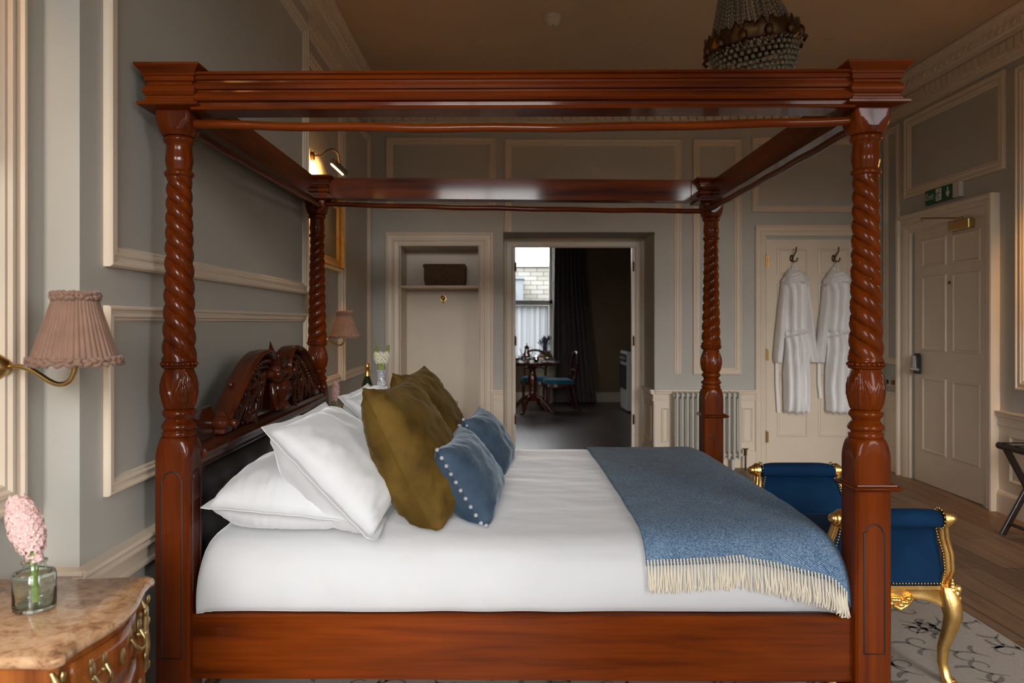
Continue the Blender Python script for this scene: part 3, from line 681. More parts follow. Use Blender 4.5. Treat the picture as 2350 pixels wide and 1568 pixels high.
for ci, c in enumerate(corners):
    foot = c[0] > 0; front = c[1] < 3
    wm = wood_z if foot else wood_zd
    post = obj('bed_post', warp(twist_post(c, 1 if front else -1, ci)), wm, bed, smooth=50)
    hw = .0545; zt = zp(1001)
    b = MB(); b.loft([sup(c, hw, RUGT+.0005, 14), sup(c, hw, zt-.062, 14), sup(c, hw, zt-.045, 9), sup(c, hw, zt-.028, 5), sup(c, hw*.99, zt-.012, 3.1), sup(c, hw*.97, zt-.003, 2.4), sup(c, hw*.93, zt, 2.1)])
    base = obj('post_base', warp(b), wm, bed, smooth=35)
    # arched outlines on outward and inward faces: dark raised lines as shade of grooves
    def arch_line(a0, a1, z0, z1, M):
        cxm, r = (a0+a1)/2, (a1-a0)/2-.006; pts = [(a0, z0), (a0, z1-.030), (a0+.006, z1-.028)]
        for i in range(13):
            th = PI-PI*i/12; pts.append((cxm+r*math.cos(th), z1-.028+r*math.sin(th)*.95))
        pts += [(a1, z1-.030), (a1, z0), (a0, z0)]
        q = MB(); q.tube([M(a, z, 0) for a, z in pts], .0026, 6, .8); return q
    Mfr = lambda a, z, d: (c[0]+a, c[1]-hw-.0004, z)
    Min = lambda a, z, d: (c[0]+(hw+.0004)*(1 if c[0] < 0 else -1), c[1]+a, z)
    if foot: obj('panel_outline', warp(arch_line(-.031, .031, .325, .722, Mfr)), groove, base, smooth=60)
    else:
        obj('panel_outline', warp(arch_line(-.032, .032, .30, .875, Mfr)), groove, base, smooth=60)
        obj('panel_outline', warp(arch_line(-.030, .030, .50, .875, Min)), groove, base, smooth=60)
    if foot:
        zl = zp(1119, 2.29)
        q = MB(); q.square([(.054,zl-.012), (.062,zl-.010), (.072,zl-.004), (.074,zl), (.072,zl+.003), (.062,zl+.005), (.060,zl+.010), (.054,zl+.011)], (c[0]+.006, c[1])); obj('ledge_moulding', warp(q), wood_x, base, smooth=40, bevel=.001)
        q = MB(); q.square([(.064,RUGT+.001), (.064,.215), (.060,.228), (.054,.236)], c); obj('plinth', warp(q), wood_x, base, bevel=.002)
    # shield block and cap
    b = MB(); zb = zp(318)
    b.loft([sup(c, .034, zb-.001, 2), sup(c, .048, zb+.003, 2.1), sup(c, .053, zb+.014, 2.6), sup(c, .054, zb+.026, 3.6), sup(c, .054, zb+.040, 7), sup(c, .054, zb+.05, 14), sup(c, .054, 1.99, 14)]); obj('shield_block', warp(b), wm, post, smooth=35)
    b = MB(); b.square([(.050,1.980), (.090,1.987), (.092,1.990), (.092,1.997), (.078,2.000), (.076,2.003), (.076,2.009), (.070,2.012), (.070,2.019), (.074,2.021), (.080,2.030), (.080,2.036), (.078,2.045), (.069,2.055), (.069,2.061), (.076,2.064), (.076,2.078), (.080,2.079), (.080,2.085), (.084,2.090), (.093,2.100), (.098,2.106), (.098,2.113), (.09,2.114)], c)
    obj('post_cap', warp(b), wood_x, post, bevel=.0012)
tp = [(-.024,2.091), (.076,2.091), (.078,2.088), (.076,2.084), (.068,2.080), (.062,2.071), (.055,2.069), (.055,2.063), (.060,2.060), (.062,2.052), (.060,2.043), (.052,2.040), (.052,2.035), (.064,2.030), (.069,2.022), (.070,2.014), (.066,2.006), (.055,2.002), (.055,1.997), (.061,1.995), (.061,1.989), (.072,1.987), (.075,1.982), (.072,1.977), (-.024,1.977)]
def tester(M, a0, a1, m):
    b = MB(); n = 24
    b.loft([[M(a0+(a1-a0)*i/n, z, d) for d, z in tp] for i in range(n+1)]); return obj('canopy_rail', warp(b), m, bed, smooth=25)
tester(lambda a, z, d: (a, BY0-d, z), BX0+.066, BX1-.066, wood_x)
tester(lambda a, z, d: (a, BY1+d, z+.020), BX0+.066, BX1-.066, wood_x)
tester(lambda a, z, d: (BX0-d, a, z), BY0+.066, BY1-.066, wood_y)
tester(lambda a, z, d: (BX1+d, a, z), BY0+.066, BY1-.066, wood_y)
# curtain rods
def rod(p0, p1, sag, m):
    b = MB(); n = 24; p0, p1 = Vector(p0), Vector(p1)
    b.tube([p0.lerp(p1, i/n)+Vector((0,0,-sag*4*(i/n)*(1-i/n)+.0015*math.sin(i*1.3))) for i in range(n+1)], .0135, 14); obj('curtain_rod', warp(b), m, bed, smooth=60)
rod((BX0+.05, BY0-.012, 1.948), (BX1-.05, BY0-.012, 1.952), .017, wood_x)
rod((BX0+.05, BY1, 1.968), (BX1-.05, BY1, 1.945), .006, wood_x)
rod((BX0+.028, BY0+.05, 1.935), (BX0+.028, BY1-.05, 1.952), .003, wood_y); rod((BX1-.028, BY0+.05, 1.935), (BX1-.028, BY1-.05, 1.945), .003, wood_y)
for cx_, sg in ((BX0, 1), (BX1, -1)):      # corner blocks inside the canopy at the far posts
    b = MB(); b.box(min(cx_+sg*.054, cx_+sg*.115), max(cx_+sg*.054, cx_+sg*.115), BY1-.030, BY1-.012, 2.0, 2.10); obj('corner_block', warp(b), wood_z, bed, bevel=.002)
# bed rails
zr0, zr1 = .228, .425
for yy in (BY0-.028, BY1-.012):
    b = MB(); n = 10; w = .04
    b.loft([[(BX0+.05+(BX1-BX0-.10)*i/n, yy, zr0), (BX0+.05+(BX1-BX0-.10)*i/n, yy, zr1-.008), (BX0+.05+(BX1-BX0-.10)*i/n, yy+.003, zr1-.003), (BX0+.05+(BX1-BX0-.10)*i/n, yy+.006, zr1), (BX0+.05+(BX1-BX0-.10)*i/n, yy+w, zr1), (BX0+.05+(BX1-BX0-.10)*i/n, yy+w, zr0)] for i in range(n+1)]); obj('side_rail', warp(b), wood_x, bed, smooth=30)
b = MB(); b.box(BX1-.035, BX1+.02, BY0+.05, BY1-.05, .20, .50); obj('foot_rail', warp(b), wood_y, bed, bevel=.004)
b = MB()
for i in range(12): b.box(BX0+.06, BX1-.04, BY0+.06+i*.14, BY0+.06+i*.14+.07, .27, .29)
obj('slats', warp(b), wood_x, bed)
# headboard
HX = -1.0; YC = (BY0+BY1)/2
Mh = lambda a, z, d: (HX+d, a, z)
b = MB(); half = [(BY0+.05, .25), (BY0+.05, 1.040), (2.56, 1.045), (2.60, .99), (2.66, 1.02), (2.75, 1.075), (2.85, 1.135), (2.97, 1.180), (3.08, 1.170), (3.14, 1.12), (3.20, 1.10)]
poly = half+[(2*YC-a, z) for a, z in half[::-1]]
b.prism(poly, Mh, -.022, .012); hb = obj('headboard', warp(b), wood_dk, bed, bevel=.002)
b = MB(); b.loft([[Mh(BY0+.05, z, d) for z, d in mp_] for mp_ in [[(.865,.0), (.865,.030), (.880,.040), (.893,.040), (.900,.050), (.912,.052), (.920,.040), (.935,.034), (.940,.022), (.942,0)]]]+[[Mh(BY1-.05, z, d) for z, d in [(.865,.0), (.865,.030), (.880,.040), (.893,.040), (.900,.050), (.912,.052), (.920,.040), (.935,.034), (.940,.022), (.942,0)]]]); obj('moulded_rail', warp(b), wood_dk, hb, smooth=30)
b = MB()
def pad(u, v):
    y = BY0+.10+(BY1-BY0-.20)*u; z = .45+.40*v; e = min(1, min(u, 1-u)*18)*min(1, min(v, 1-v)*8)
    return Mh(y, z, .013+.045*math.sin(e*PI/2)+.006*math.sin(u*40)*e*v)
b.grid(pad, 60, 16); obj('padded_panel', warp(b), black_l, hb, smooth=60)
for s in (1, -1):
    Ys = lambda a: a if s > 0 else 2*YC-a
    b = MB(); ctl = [(2.585,.985), (2.62,1.005), (2.68,1.045), (2.75,1.090), (2.83,1.140), (2.91,1.178), (2.99,1.200), (3.07,1.202), (3.13,1.180), (3.165,1.140), (3.16,1.105), (3.135,1.095)]
    secs = []
    for i, (a, z) in enumerate(ctl):
        a0, z0 = ctl[max(0, i-1)]; a1, z1 = ctl[min(len(ctl)-1, i+1)]; t = Vector((a1-a0, z1-z0)).normalized(); nn = Vector((-t.y, t.x)); th = .034 if 1 < i < 9 else .026
        sec = [(-th/2, -.02), (-th/2, .050), (-th*.1, .062), (th*.25, .075), (th/2, .070), (th/2, -.02)]
        secs.append([Mh(Ys(a+nn.x*p), z+nn.y*p, q) for p, q in sec])
    b.loft(secs)
    b.tube([Mh(Ys(2.588), .982, -.01), Mh(Ys(2.588), .982, .078)], .026, 16); b.sphere(Mh(Ys(2.588), .982, .080), .016, 10, 8)
    b.tube([Mh(Ys(3.13), 1.108, -.01), Mh(Ys(3.13), 1.108, .070)], .024, 16); b.sphere(Mh(Ys(3.13), 1.108, .072), .015, 10, 8); obj('swan_neck_scroll', warp(b), wood_dk, hb, smooth=40, sub=1)
    b = MB()      # bead row below the scroll
    for i in range(17):
        u = i/16; k = 1.5+u*5.6; j = int(k); fr = k-j; a = ctl[j][0]*(1-fr)+ctl[j+1][0]*fr; z = ctl[j][1]*(1-fr)+ctl[j+1][1]*fr
        b.sphere(Mh(Ys(a+.014), z-.034, .040), .012, 8, 6, (1.2,.8,1.1)); b.sphere(Mh(Ys(a+.022), z-.058, .030), .010, 8, 6, (1.2,1,.8))
    obj('carved_bead_row', warp(b), wood_dk, hb, smooth=60)
    b = MB(); rnd = random.Random(3)        # acanthus leaf carving filling the triangle
    for (a, z, l, th0, cur) in [(2.70,.955,.16,.9,5), (2.76,.955,.20,1.1,-6), (2.84,.955,.22,1.0,7), (2.90,.965,.20,1.5,-7), (2.97,.955,.24,1.2,6), (3.03,.98,.18,1.9,-8), (2.80,1.03,.10,.3,9), (2.90,1.07,.12,.5,-9), (3.0,1.09,.10,2.2,9), (2.68,.95,.12,.25,5), (2.86,.95,.14,.3,-5), (2.95,.95,.12,2.6,7), (3.02,1.04,.11,1.0,10)]:
        pts = []; th = th0; p = Vector((a, z))
        for i in range(14):
            pts.append(Mh(Ys(p.x), min(p.y, 1.16), .020+.012*math.sin(i/13*PI))); p += Vector((math.cos(th), math.sin(th)))*l/13; th += cur*l/13*(1+i*.12)
        b.tube(pts, lambda u: .012*(1-u)**.6+.004, 8); b.sphere(pts[-1], .011, 8, 6)
        for q in (4, 7, 10):
            v = Vector(pts[q]); b.sphere((v.x+.006, v.y+rnd.uniform(-.014,.014), v.z+rnd.uniform(-.012,.016)), .012, 8, 6, (.7,1,1.5))
    obj('acanthus_carving', warp(b), wood_dk, hb, smooth=60)
    b = MB(); b.loft([[Mh(Ys(a), z, d) for a, z, d in sec] for sec in [[(2.575,.945,.01), (2.66,.945,.01), (2.66,.945,.05), (2.575,.945,.05)], [(2.585,.985,.01), (2.655,.985,.01), (2.655,.985,.055), (2.585,.985,.055)], [(2.60,1.02,.01), (2.64,1.02,.01), (2.64,1.02,.045), (2.60,1.02,.045)]]]); obj('scroll_foot', warp(b), wood_dk, hb, bevel=.006)
b = MB()
b.lathe([(.02,.945), (.045,.95), (.055,.965), (.040,.985), (.050,1.0), (.062,1.03), (.058,1.06), (.040,1.08), (.030,1.09), (.040,1.10), (.042,1.115), (.026,1.13)], (HX+.030, YC, 0), 40, fn=lambda r, z, a: r*(1+.06*math.sin(9*a)))
for i in range(9):
    th = (i-4)*.17; tip = Vector((math.sin(th)*.09, math.cos(th)*.095*(1 if i % 2 == 0 else .92)))
    b.tube([Mh(YC, 1.10, .035), Mh(YC+tip.x*.6, 1.10+tip.y*.55, .055), Mh(YC+tip.x*.9, 1.10+tip.y*.9, .045), Mh(YC+tip.x*.8, 1.10+tip.y, .035)], lambda u: .010+.006*math.sin(u*PI), 8)
b.loft([[Mh(YC+dx, z, dd) for dx, dd in ((-w, 0), (-w*.4, .035*w/.046), (w*.4, .035*w/.046), (w, 0), (0, -.012*w/.046))] for z, w in ((1.13,.046), (1.165,.040), (1.19,.028), (1.215,.014), (1.243,.001))])
for sy in (-1, 1):
    b.sphere(Mh(YC+sy*.075, 1.10, .045), .034, 14, 10); b.tube([Mh(YC+sy*.07, 1.06, .03), Mh(YC+sy*.085, 1.02, .04), Mh(YC+sy*.075, .97, .045), Mh(YC+sy*.045, .955, .04)], lambda u: .018-.008*u, 10)
obj('carved_urn_and_shell', warp(b), wood_dk, hb, smooth=60)

# ---------------------------------------------------------------- mattress and duvet
b = MB(); b.box(BX0+.075, BX1-.055, BY0+.03, BY1-.04, .292, .60); o = obj('mattress', b, cotton, bevel=.03); tag(o, 'white mattress hidden under the duvet on the bed slats', 'mattress')
prof = [(2.352,.428), (2.325,.445), (2.312,.49), (2.313,.54), (2.330,.59), (2.370,.632), (2.44,.656), (2.60,.664), (2.85,.668), (3.25,.672), (3.65,.668), (3.9,.662), (4.04,.648), (4.11,.62), (4.150,.57), (4.160,.50), (4.150,.44)]
acc = [0]
for i in range(1, len(prof)): acc.append(acc[-1]+math.hypot(prof[i][0]-prof[i-1][0], prof[i][1]-prof[i-1][1]))
PL = acc[-1]
def prof_at(s):
    s = min(max(s, 0), PL)
    for i in range(1, len(acc)):
        if s <= acc[i] or i == len(acc)-1:
            u = (s-acc[i-1])/(acc[i]-acc[i-1]); p0, p1, p2, p3 = prof[max(i-2, 0)], prof[i-1], prof[i], prof[min(i+1, len(prof)-1)]
            f = lambda a, b_, c, d: .5*((2*b_)+(-a+c)*u+(2*a-5*b_+4*c-d)*u*u+(-a+3*b_-3*c+d)*u**3)
            return f(p0[0], p1[0], p2[0], p3[0]), f(p0[1], p1[1], p2[1], p3[1])
XD0, XD1 = -.945, 1.062
R0, R1 = .055, .085
def duv(a, s, off=0):        # a: arc position along the length, beyond the ends it rolls down
    y, z = prof_at(s)
    if a > XD1-R1:
        t = a-(XD1-R1); q = R1*PI/2
        if t < q: th = t/R1; x = XD1-R1+R1*math.sin(th); drop = R1*(1-math.cos(th))
        else: x = XD1; drop = R1+t-q
    elif a < XD0+R0:
        t = (XD0+R0)-a; q = R0*PI/2
        if t < q: th = t/R0; x = XD0+R0-R0*math.sin(th); drop = R0*(1-math.cos(th))
        else: x = XD0; drop = R0+t-q
    else: x, drop = a, 0
    zz = max(z-drop, .43) if z > .43 else z
    k = min(1, drop/.12); yc = 3.25
    side = abs(y-yc)/.93
    y = yc+(y-yc)*(1-.03*k*side)
    nz = .006*noise.noise((a*2.2, y*5, zz*3))+.0028*noise.noise((a*9+zz*3, y*13, zz*6))
    w = .006*math.sin(a*17+2*math.sin(a*5))*max(0, min(1, (.62-zz)/.12)) if y < 3.2 else 0
    if zz > .60: zz += nz
    else: y += (nz+w*.5)*(1 if y < 3.2 else -1)
    return Vector((x, y, zz))
def duv_off(a, s, off):
    e = .004; p = duv(a, s); t1 = duv(a+e, s)-duv(a-e, s); t2 = duv(a, s+e)-duv(a, s-e); n = t1.cross(t2)
    if n.length < 1e-9: n = Vector((0,0,1))
    n.normalize()
    return p+n*off
A0, A1 = XD0+R0-R0*PI/2-.16, XD1-R1+R1*PI/2+.14
b = MB(); b.grid(lambda u, v: duv(A0+(A1-A0)*u, PL*v), 210, 150)
tag(obj('duvet', b, duvet_m, smooth=180, keep=False), 'smooth white duvet covering the four-poster mattress', 'duvet')

# wool throw with fringe
def throw_bottom(a):          # start arc position on the near side
    x = min(a, XD1)
    zt = .577+.010*math.sin((x-.44)*4) if x < .74 else .586-.062*((x-.74)/.32)**1.3
    lo, hi = .05, .30
    for i in range(24):
        s = (lo+hi)/2
        if prof_at(s)[1] >= zt: hi = s
        else: lo = s
    return hi
ta0, ta1 = .442, XD1-R1+R1*PI/2+.10
cache = {}
def tb(a):
    k = round(a, 3)
    if k not in cache: cache[k] = throw_bottom(a)
    return cache[k]
def thr(u, v):
    a = ta0+(ta1-ta0)*u; s0 = tb(a); s1 = PL-.12; s = s0+(s1-s0)*v
    fold = .010*math.exp(-((a-.82-.25*(1-v))/.05)**2)*math.sin(PI*min(1, v*1.6)) if v < .625 else 0
    return duv_off(a, s, .011+fold+.003*noise.noise((a*6, s*5, 2)))
th = thing('wool_throw', 'blue wool throw with cream fringe spread over the foot of the bed', 'throw', (.8, 3.2, .66))
b = MB(); b.grid(thr, 110, 170); obj('blanket', b, wool, th, smooth=180, solid=.006)
rnd = random.Random(5)
for side in (0, 1):
    b = MB(); n = 60
    for i in range(n+1):
        a = ta0+.004+(XD1-.01-ta0)*i/n
        s0 = tb(a) if side == 0 else PL-.12
        sg = 1 if side == 0 else -1
        top = duv_off(a, s0+sg*.014, .019); mid = duv_off(a, s0, .020)
        for k in range(4):
            jx = rnd.uniform(-.005,.005); ln = .078+rnd.uniform(-.008,.010)
            out = rnd.uniform(.002,.010)*(-sg)
            p1 = Vector((mid.x+jx*.5, mid.y+out*.4, mid.z-ln*.35)); p2 = Vector((mid.x+jx+rnd.uniform(-.004,.004), mid.y+out-sg*.004, mid.z-ln*.75)); p3 = Vector((p2.x+rnd.uniform(-.004,.004), mid.y+out-sg*.002, max(mid.z-ln, .433)))
            b.tube([top if k == 0 else mid, mid, p1, p2, p3], .0019 if k else .0026, 5)
    obj('fringe', b, fringe_m, th, smooth=60)

# ---------------------------------------------------------------- pillows and cushions
def cushion(mb, w, h, t, bl, uw, vh, pinch=.07, seed=0, wr=.006, flange=0, sag=0, bend=0, n=72, pw=2.6, ex=.5, zmin=.668, crease=0):
    """bl: near bottom corner, uw: unit along width, vh: unit along height"""
    U = Vector(uw).normalized(); V = Vector(vh); V = (V-U*V.dot(U)).normalized(); Nn = U.cross(V)
    if Nn.x < 0: Nn = -Nn
    cen = Vector(bl)+U*w/2+V*h/2
    def pt(u, v, sgn):
        k = flange; uu, vv = u*(1+k), v*(1+k)
        ui, vi = min(1, abs(uu)), min(1, abs(vv))
        hh = t/2*((1-ui**pw)*(1-vi**pw))**ex if ui < 1 and vi < 1 else 0
        hh = max(hh, 0)*(1-sag*v*.5)
        x = u*w/2*(1-pinch*(1-v*v)); y = v*h/2*(1-pinch*(1-u*u))
        edge = max(abs(u), abs(v))**3
        cr = 0
        if crease:
            w_ = noise.noise((u*2.2+seed, v*7.5+.8*math.sin(u*3), seed)); cr = crease*(1-abs(w_)*3.2)*(abs(u)**2*.9+.12)*(.35+.65*max(0, -v)+.2)
        nz = wr*noise.noise((u*3+seed, v*3, sgn*5+seed))+wr*.8*edge*noise.noise((u*9+seed, v*9, sgn*3))+wr*.5*math.sin((u*7+v*4)*2+seed)*edge*noise.noise((u*2, v*2+seed, 1))
        fl = .004*math.sin(u*9+seed)+.006*noise.noise((u*4+seed, v*4, 7)) if edge > .6 else 0
        p = cen+U*x+V*y+Nn*(sgn*(hh+(nz+cr)*(hh > .004)*min(1, hh/.03))+fl*flange*8+bend*(v*v*.5+u*u*.5)+sgn*.0012)
        if p.z < zmin+.012:
            q = (zmin+.012-p.z); p.z = zmin+.012*math.exp(-q/.012); p += Vector((Nn.x, Nn.y, 0))*sgn*min(q, .05)*.25
        return p
    for sgn in (1, -1): mb.grid(lambda a, b_: pt(2*a-1, 2*b_-1, sgn), n, n)
    # close rim
    N4 = []
    for i in range(n): N4.append((2*i/n-1, -1))
    for i in range(n): N4.append((1, 2*i/n-1))
    for i in range(n): N4.append((1-2*i/n, 1))
    for i in range(n): N4.append((-1, 1-2*i/n))
    mb.loft([[pt(u, v, 1) for u, v in N4], [pt(u, v, -1) for u, v in N4]], caps=False)
    return pt, N4
# white pillows
def pillow(label, *a, **k):
    b = MB(); pt, rim = cushion(b, *a, **k); o = obj('pillow', b, cotton, smooth=180); tag(o, label, 'pillow', 'white pillows at the head of the bed'); return o
pillow('white pillow lying flat nearest the camera against the headboard', .70, .45, .25, (-.485, 2.335, .715), (-.02,1,0), (-1,0,.10), seed=1, crease=.006, wr=.008, flange=.08, pinch=.03, sag=-.1, ex=.45)
pillow('white pillow lying flat on the far side against the headboard', .70, .45, .25, (-.50, 3.34, .72), (0,1,0), (-1,0,.12), seed=4, wr=.008, flange=.08, pinch=.03, ex=.45)
pillow('white flanged pillow leaning behind the nearest olive cushion', .74, .50, .27, (-.40, 2.29, .640), (.03,1,0), (-.74,.07,.76), seed=2, crease=.006, wr=.012, flange=.11, pinch=.045, sag=.25, bend=.02, ex=.46)
pillow('white flanged pillow leaning on the far side behind the farther olive cushion', .72, .50, .26, (-.36, 3.22, .65), (0,1,0), (-.74,.0,.78), seed=3, wr=.012, flange=.11, pinch=.045, sag=.25, ex=.46)
def scatter(name, label, m, group, w, h, t, bl, uw, vh, pom=False, **k):
    c_ = Vector(bl)+Vector(uw).normalized()*w/2
    r_ = thing(name, label, 'cushion', (c_.x, c_.y, bl[2]), group)
    b = MB(); pt, rim = cushion(b, w, h, t, bl, uw, vh, **k); obj('cover', b, m, r_, smooth=180)
    b = MB(); b.tube([(pt(u, v, 1)+pt(u, v, -1))/2 for u, v in rim]+[(pt(*rim[0], 1)+pt(*rim[0], -1))/2], .0032, 6); obj('piping', b, m, r_, smooth=60)
    if pom:
        for side in (0, 1):
            for i in range(11):
                v = -1+2*i/10; u = -1.0 if side == 0 else 1.0
                p = (pt(u, v, 1)+pt(u, v, -1))/2; q = (pt(0, v, 1)+pt(0, v, -1))/2; d = (p-q).normalized()
                b = MB(); b.sphere(p+d*.008, .0075, 8, 6); obj('pompom', b, pom_m, r_, smooth=80)
    return r_
pom_m = noisy('grey_pompom_wool', (.20,.21,.25), (.42,.42,.45), 80, .9)
scatter('velvet_cushion', 'large olive velvet cushion nearest the camera, in front of the leaning white pillow', olive, 'olive velvet cushions', .55, .53, .25, (-.235, 2.40, .632), (.15,1,0), (-.46,.07,.90), seed=5, crease=.011, wr=.010, pinch=.085, sag=.35, bend=.03)
scatter('velvet_cushion', 'olive velvet cushion farther back, standing behind the nearest olive one', olive, 'olive velvet cushions', .55, .53, .24, (-.235, 3.10, .635), (.14,1,0), (-.48,.04,.90), seed=8, crease=.009, wr=.010, pinch=.085, sag=.3, bend=.03)
scatter('pompom_cushion', 'small slate blue velvet cushion nearest the camera edged with pompoms', slate_v, 'blue pompom cushions', .56, .31, .20, (-.065, 2.46, .640), (.07,1,0), (-.52,.06,.86), pom=True, seed=11, crease=.004, wr=.007, pinch=.08, sag=.15, bend=.015)
scatter('pompom_cushion', 'small slate blue velvet cushion farther from the camera behind its pompom-edged twin', slate_v, 'blue pompom cushions', .46, .31, .19, (-.02, 3.22, .640), (.12,1,0), (-.52,.04,.86), pom=True, seed=12, wr=.007, pinch=.08, sag=.15, bend=.015)

# ---------------------------------------------------------------- rug with scroll pattern
b = MB(); rx0_, rx1_, ry0, ry1 = -1.04, 2.11, 2.02, 4.35
b.box(rx0_, rx1_, ry0, ry1, .0005, RUGT-.001); b.cm = 1; rnd = random.Random(11)
def ribbon(pts, w):
    vs_, fs = [], []
    for i, p in enumerate(pts):
        a = pts[max(0, i-1)]; c = pts[min(len(pts)-1, i+1)]; t = (c-a).normalized(); nn = Vector((-t.y, t.x)); ww = w*math.sin(PI*(i+.7)/(len(pts)+.4))**.5
        for s in (-1, 1):
            q = p+nn*ww*s
            vs_.append((min(max(q.x, rx0_+.01), rx1_-.01), min(max(q.y, ry0+.01), ry1-.01), RUGT-.0006))
    for i in range(len(pts)-1): fs.append((2*i, 2*i+1, 2*i+3, 2*i+2))
    b.add(vs_, fs)
for gx in range(18):
    for gy in range(13):
        p = Vector((rx0_+.08+gx*.18+rnd.uniform(-.03,.03), ry0+.08+gy*.18+rnd.uniform(-.03,.03))); th_ = rnd.uniform(0, 2*PI); sgn = rnd.choice((-1, 1))
        pts = []; q = p.copy()
        for i in range(26): pts.append(q.copy()); q += Vector((math.cos(th_), math.sin(th_)))*.011; th_ += sgn*(.02+.018*i)
        ribbon(pts, .0068)
        for j in (5, 11):
            q = pts[j].copy(); t2 = math.atan2(*(pts[j+1]-pts[j]).yx)-sgn*.9; pp = []
            for i in range(9): pp.append(q.copy()); q += Vector((math.cos(t2), math.sin(t2)))*.010; t2 -= sgn*.16
            ribbon(pp, .0095)
b.cm = 0
tag(obj('area_rug', b, [rug_a, rug_b], keep=True), 'taupe area rug with grey scrolling leaf pattern under the bed and bench', 'rug')

# ---------------------------------------------------------------- gilt bench at the foot of the bed
bn = thing('gilt_bench', 'gilded bench with royal blue velvet scrolled arms at the foot of the bed', 'bench', (1.42, 3.16, RUGT))
BCX = 1.415; YA, YBb = 2.765, 3.60
def hwid(z): # half width of arm by height
    pts = [(.30,.208), (.365,.216), (.42,.228), (.48,.222), (.54,.203), (.60,.190), (.70,.190)]
    for (z0, w0), (z1, w1) in zip(pts, pts[1:]):
        if z <= z1: return w0+(w1-w0)*max(0, (z-z0)/(z1-z0))
    return .19
def arm(Y, s):
    # profile in (y,z); s=-1 near arm scrolls towards the camera
    outer = [(0,.365), (.004,.42), (.010,.48), (.006,.54), (-.010,.585)]
    n = 14; roll = [(-.030+.036*math.cos(PI*.0+PI*1.25-2*PI*.80*i/n+0), .618+.036*math.sin(PI*1.25-2*PI*.80*i/n)) for i in range(n+1)]
    inner = [(.030,.56), (.045,.50), (.052,.43), (.055,.365)]
    pr = outer+roll+inner
    b = MB(); secs = []
    for k in range(17):
        f = -1+2*k/16; edge = abs(f)**6
        secs.append([(BCX+f*(hwid(z)-.018), Y+(-s)*(yy+(.012*edge if (yy < .02) else -.010*edge)), z-(.010*edge if z > .6 else 0)) for yy, z in pr])
    b.loft(secs); obj('arm_pad', b, navy_v, bn, smooth=60)
    st = obj_frame = MB()
    for sx in (-1, 1):
        q = MB(); path = [(.035,.34), (.03,.365), (.012,.42), (.010,.48), (.006,.54), (-.006,.590)]
        q.tube([(BCX+sx*(hwid(z)+.000), Y+(-s)*(yy+.004), z) for yy, z in path], lambda u: .019-.004*u, 10)
        q.tube([(BCX+sx*(hwid(z)+.010), Y+(-s)*(yy-.010), z) for yy, z in path], lambda u: .010, 8)
        q.tube([(BCX+sx*.178, Y-s*(-.030), .618), (BCX+sx*.196, Y-s*(-.030), .618)], .033, 18)
        q.tube([(BCX+sx*.196, Y-s*(-.030), .618), (BCX+sx*.206, Y-s*(-.030), .618)], .026, 18); q.sphere((BCX+sx*.212, Y-s*(-.030), .618), .020, 14, 10)
        q.tube([(BCX+sx*.188, Y-s*(.0), .60), (BCX+sx*.190, Y-s*(.02), .57), (BCX+sx*.20, Y-s*(.035), .52), (BCX+sx*.212, Y-s*(.05), .44)], .011, 8)
        obj('arm_stile', q, gold, bn, smooth=60)
    q = MB()
    for sx in (-1, 1):
        for i in range(22):
            z = .375+.22*i/21; q.sphere((BCX+sx*(hwid(z)-.021), Y-s*(-.003), z), .0045, 6, 4); q.sphere((BCX+sx*(hwid(z)-.021), Y-s*(.052-.02*i/21), z), .0045, 6, 4)
    for i in range(34): q.sphere((BCX-.19+.38*i/33, Y-s*(-.004), .372), .0045, 6, 4)
    for sx in (-1, 1):
        for i in range(12):
            a = -PI*.4+PI*1.4*i/11; q.sphere((BCX+sx*.170, Y-s*(-.030)-s*-.037*math.cos(a), .618+.037*math.sin(a)), .0045, 6, 4)
    o = obj('nailhead_trim', q, brass, bn, smooth=60); o['kind'] = 'stuff'
arm(YA, 1 if False else -1); arm(YBb, 1)
b = MB()
def seat(u, v):
    x = BCX-.205+.41*u; y = YA+.055+(YBb-YA-.11)*v; e = min(1, min(u, 1-u)*7)**.5*min(1, min(v, 1-v)*10)**.5
    return (x, y, .375+.075*e)
b.grid(seat, 24, 30); b.box(BCX-.205, BCX+.205, YA+.055, YBb-.055, .345, .3755); obj('seat_cushion', b, navy_v, bn, smooth=50)
def apron(p0, p1, carve=True):
    q = MB(); p0, p1 = Vector(p0), Vector(p1); n = 30; nn = Vector((p1.y-p0.y, -(p1.x-p0.x), 0)).normalized(); secs = []
    cm_ = Vector((BCX, (YA+YBb)/2, 0))
    if nn.dot(p0-cm_) < 0: nn = -nn
    for i in range(n+1):
        u = i/n; p = p0.lerp(p1, u); lo = .300+.030*math.sin(PI*u)-.040*math.exp(-((u-.5)/.13)**2)-.015*(math.exp(-(u/.1)**2)+math.exp(-((1-u)/.1)**2))
        secs.append([(p.x+nn.x*o_, p.y+nn.y*o_, z) for o_, z in ((-.012,.362), (.012,.366), (.020,.355), (.014,.345), (.018,lo+.012), (.016,lo), (-.012,lo))])
    q.loft(secs)
    rn = random.Random(2)
    for i in range(15):
        u = .5+(i-7)*.022; p = p0.lerp(p1, u); q.sphere((p.x+nn.x*.02, p.y+nn.y*.02, .318+rn.uniform(-.024,.018)), .013, 8, 6, (1.2,1,.8))
    for sg in (-1, 1):
        q.tube([tuple(p0.lerp(p1, .5+sg*t_)+nn*.022+Vector((0,0,z_))) for t_, z_ in ((.02,.30), (.08,.285), (.14,.30), (.19,.325), (.16,.338))], .008, 8)
    obj('carved_apron', q, gold, bn, smooth=50)
